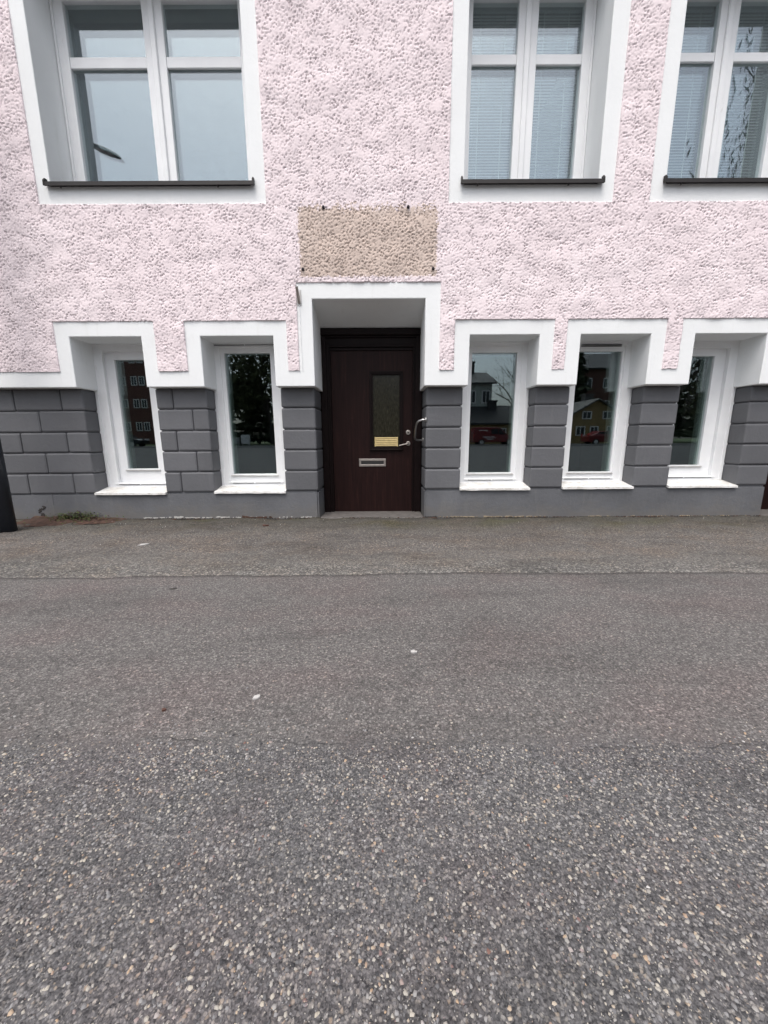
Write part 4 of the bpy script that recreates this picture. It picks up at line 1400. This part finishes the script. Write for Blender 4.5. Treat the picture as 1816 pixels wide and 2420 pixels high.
def tree(name, label, x, y, H, R, style, seed):
    r = random.Random(seed)
    rg = np.random.default_rng(seed)
    t = thing(name, (x, y, 0.0), label, 'tree')
    bm = bmesh.new()
    pts = []
    for k in range(6):
        q = k / 5
        pts.append((0.3 * math.sin(q * 3 + seed), 0.3 * math.sin(q * 2.2 + seed * 2), H * (0.95 if style == 'spruce' else 0.62) * q - 0.1))
    r0 = H * 0.020
    tube(bm, pts, [r0 * (1 - 0.16 * k) for k in range(6)], 8)
    tips = []
    if style != 'spruce':
        for k in range(14):
            a = k * 2.4 + r.uniform(-0.4, 0.4)
            s = Vector(pts[2 + k % 4])
            e = s + Vector((math.cos(a) * R * r.uniform(0.5, 0.85), math.sin(a) * R * r.uniform(0.5, 0.85), H * r.uniform(0.15, 0.38)))
            m = s.lerp(e, 0.5) + Vector((0, 0, H * 0.05))
            tube(bm, [s, m, e], [r0 * 0.42, r0 * 0.25, r0 * 0.08], 5, False)
            tips += [m, e]
            for q in range(4):
                e2 = m.lerp(e, r.random()) + Vector((r.uniform(-1, 1) * R * 0.4, r.uniform(-1, 1) * R * 0.4, r.uniform(-0.02, 0.22) * H))
                tube(bm, [m.lerp(e, 0.3 * q / 3 + 0.2), e2], [r0 * 0.12, r0 * 0.04], 4, False)
                tips.append(e2)
    bm_obj('trunk', bm, M['bark'], t)
    # crown of leaf clumps
    P = []
    if style == 'spruce':
        n = 3200
        z = H * (0.08 + 0.92 * rg.random(n) ** 1.25)
        rr = R * (1 - z / H) * (0.45 + 0.55 * rg.random(n)) * (0.75 + 0.25 * np.sin(z * 5.0))
        a = rg.uniform(0, 2 * np.pi, n)
        P = np.stack([rr * np.cos(a), rr * np.sin(a), z - 0.15 * rr], -1)
        sz = rg.uniform(0.25, 0.62, n)
        dirn = np.stack([np.cos(a), np.sin(a), np.full(n, -0.35)], -1) + rg.normal(0, 0.3, (n, 3))
    elif style == 'weeping':
        n = 17000
        tp = np.array([list(v) for v in tips])
        src = tp[rg.integers(0, len(tp), n // 14)]
        drop = rg.uniform(0.12, 0.45, len(src)) * H
        s = np.linspace(0, 1, 14)
        P = (src[:, None, :] + rg.normal(0, R * 0.13, (len(src), 1, 3)) + np.stack([0.35 * np.sin(s * 3), 0.2 * s, -s * 1.0], -1)[None] * np.stack([np.ones_like(drop), np.ones_like(drop), drop], -1)[:, None, :]).reshape(-1, 3)
        P = P[P[:, 2] > 1.2]
        n = len(P)
        sz = rg.uniform(0.12, 0.26, n)
        dirn = np.stack([rg.normal(0, 0.3, n), rg.normal(0, 0.3, n), np.full(n, -1.0)], -1)
    else:
        n = 5200 if style == 'leafy' else 900
        tp = np.array([list(v) for v in tips])
        src = tp[rg.integers(0, len(tp), n)]
        P = src + rg.normal(0, R * (0.17 if style == 'leafy' else 0.22), (n, 3))
        P = P[P[:, 2] > H * 0.15]
        n = len(P)
        sz = rg.uniform(0.14, 0.42, n) * (1 if style == 'leafy' else 0.6)
        dirn = rg.normal(0, 1, (n, 3))
    dirn /= np.linalg.norm(dirn, axis=1)[:, None]
    sd = np.cross(dirn, rg.normal(0, 1, (n, 3)))
    sd /= np.linalg.norm(sd, axis=1)[:, None]
    wdt = 0.16 if style in ('weeping', 'bare') else 0.42
    a_, b_ = dirn * sz[:, None], sd * (sz * wdt)[:, None]
    V = np.stack([P - a_, P + b_, P + a_, P - b_], 1).reshape(-1, 3)
    F = np.arange(4 * n).reshape(-1, 4)
    mat = {'spruce': 'leaf_dark', 'weeping': 'leaf_twig', 'leafy': 'leaf_spring', 'bare': 'leaf_twig'}[style]
    o = np_obj('crown', V, F, M[mat], t)
    at = o.data.attributes.new('tone', 'FLOAT', 'POINT')
    at.data.foreach_set('value', np.repeat(rg.random(n), 4).astype(np.float32))
    return t
tree('weeping_birch', 'tall weeping birch with bare hanging twigs near the street, mirrored in the upper right window', 18.0, -13.0, 17, 4.6, 'weeping', 3)
tree('bare_tree', 'bare tree beside the pale green house, its twigs above the roof', 15.6, -39.5, 12.5, 4.5, 'bare', 5)
tree('spruce_tree', 'dark spruce behind the yellow house, left of two', 21.5, -52, 15, 4.0, 'spruce', 6)
tree('spruce_tree', 'dark spruce behind the yellow house, right of two', 27.5, -53, 17, 4.4, 'spruce', 7)
tree('leafy_tree', 'budding tree in the middle of the grove left of the pale green house', -14.4, -44.5, 14.0, 5.0, 'leafy', 8)
tree('leafy_tree', 'budding tree behind the utility cabinets', -19.4, -44, 9.0, 4.2, 'leafy', 9)
tree('leafy_tree', 'tall budding tree next to the pale green house', -7.0, -46, 13.0, 5.0, 'leafy', 10)
tree('spruce_tree', 'dark spruce in the grove behind the utility cabinets, leftmost', -22.5, -49, 8.2, 4.6, 'spruce', 12)
tree('spruce_tree', 'dark spruce at the centre of the grove behind the utility cabinets', -17.5, -50, 9.6, 5.0, 'spruce', 13)
tree('spruce_tree', 'dark spruce at the right end of the grove, beside the pale green house', -11.0, -50, 10.0, 5.2, 'spruce', 14)
tree('spruce_tree', 'dark spruce at the far right, the nearer one beside the yellow house', 34.0, -43, 16, 4.5, 'spruce', 15)
tree('spruce_tree', 'dark spruce at the far right, the outermost one', 41.5, -45, 17, 5.0, 'spruce', 16)
tree('leafy_tree', 'budding tree far right in front of the dark spruces', 37.5, -38, 9.0, 3.6, 'leafy', 17)
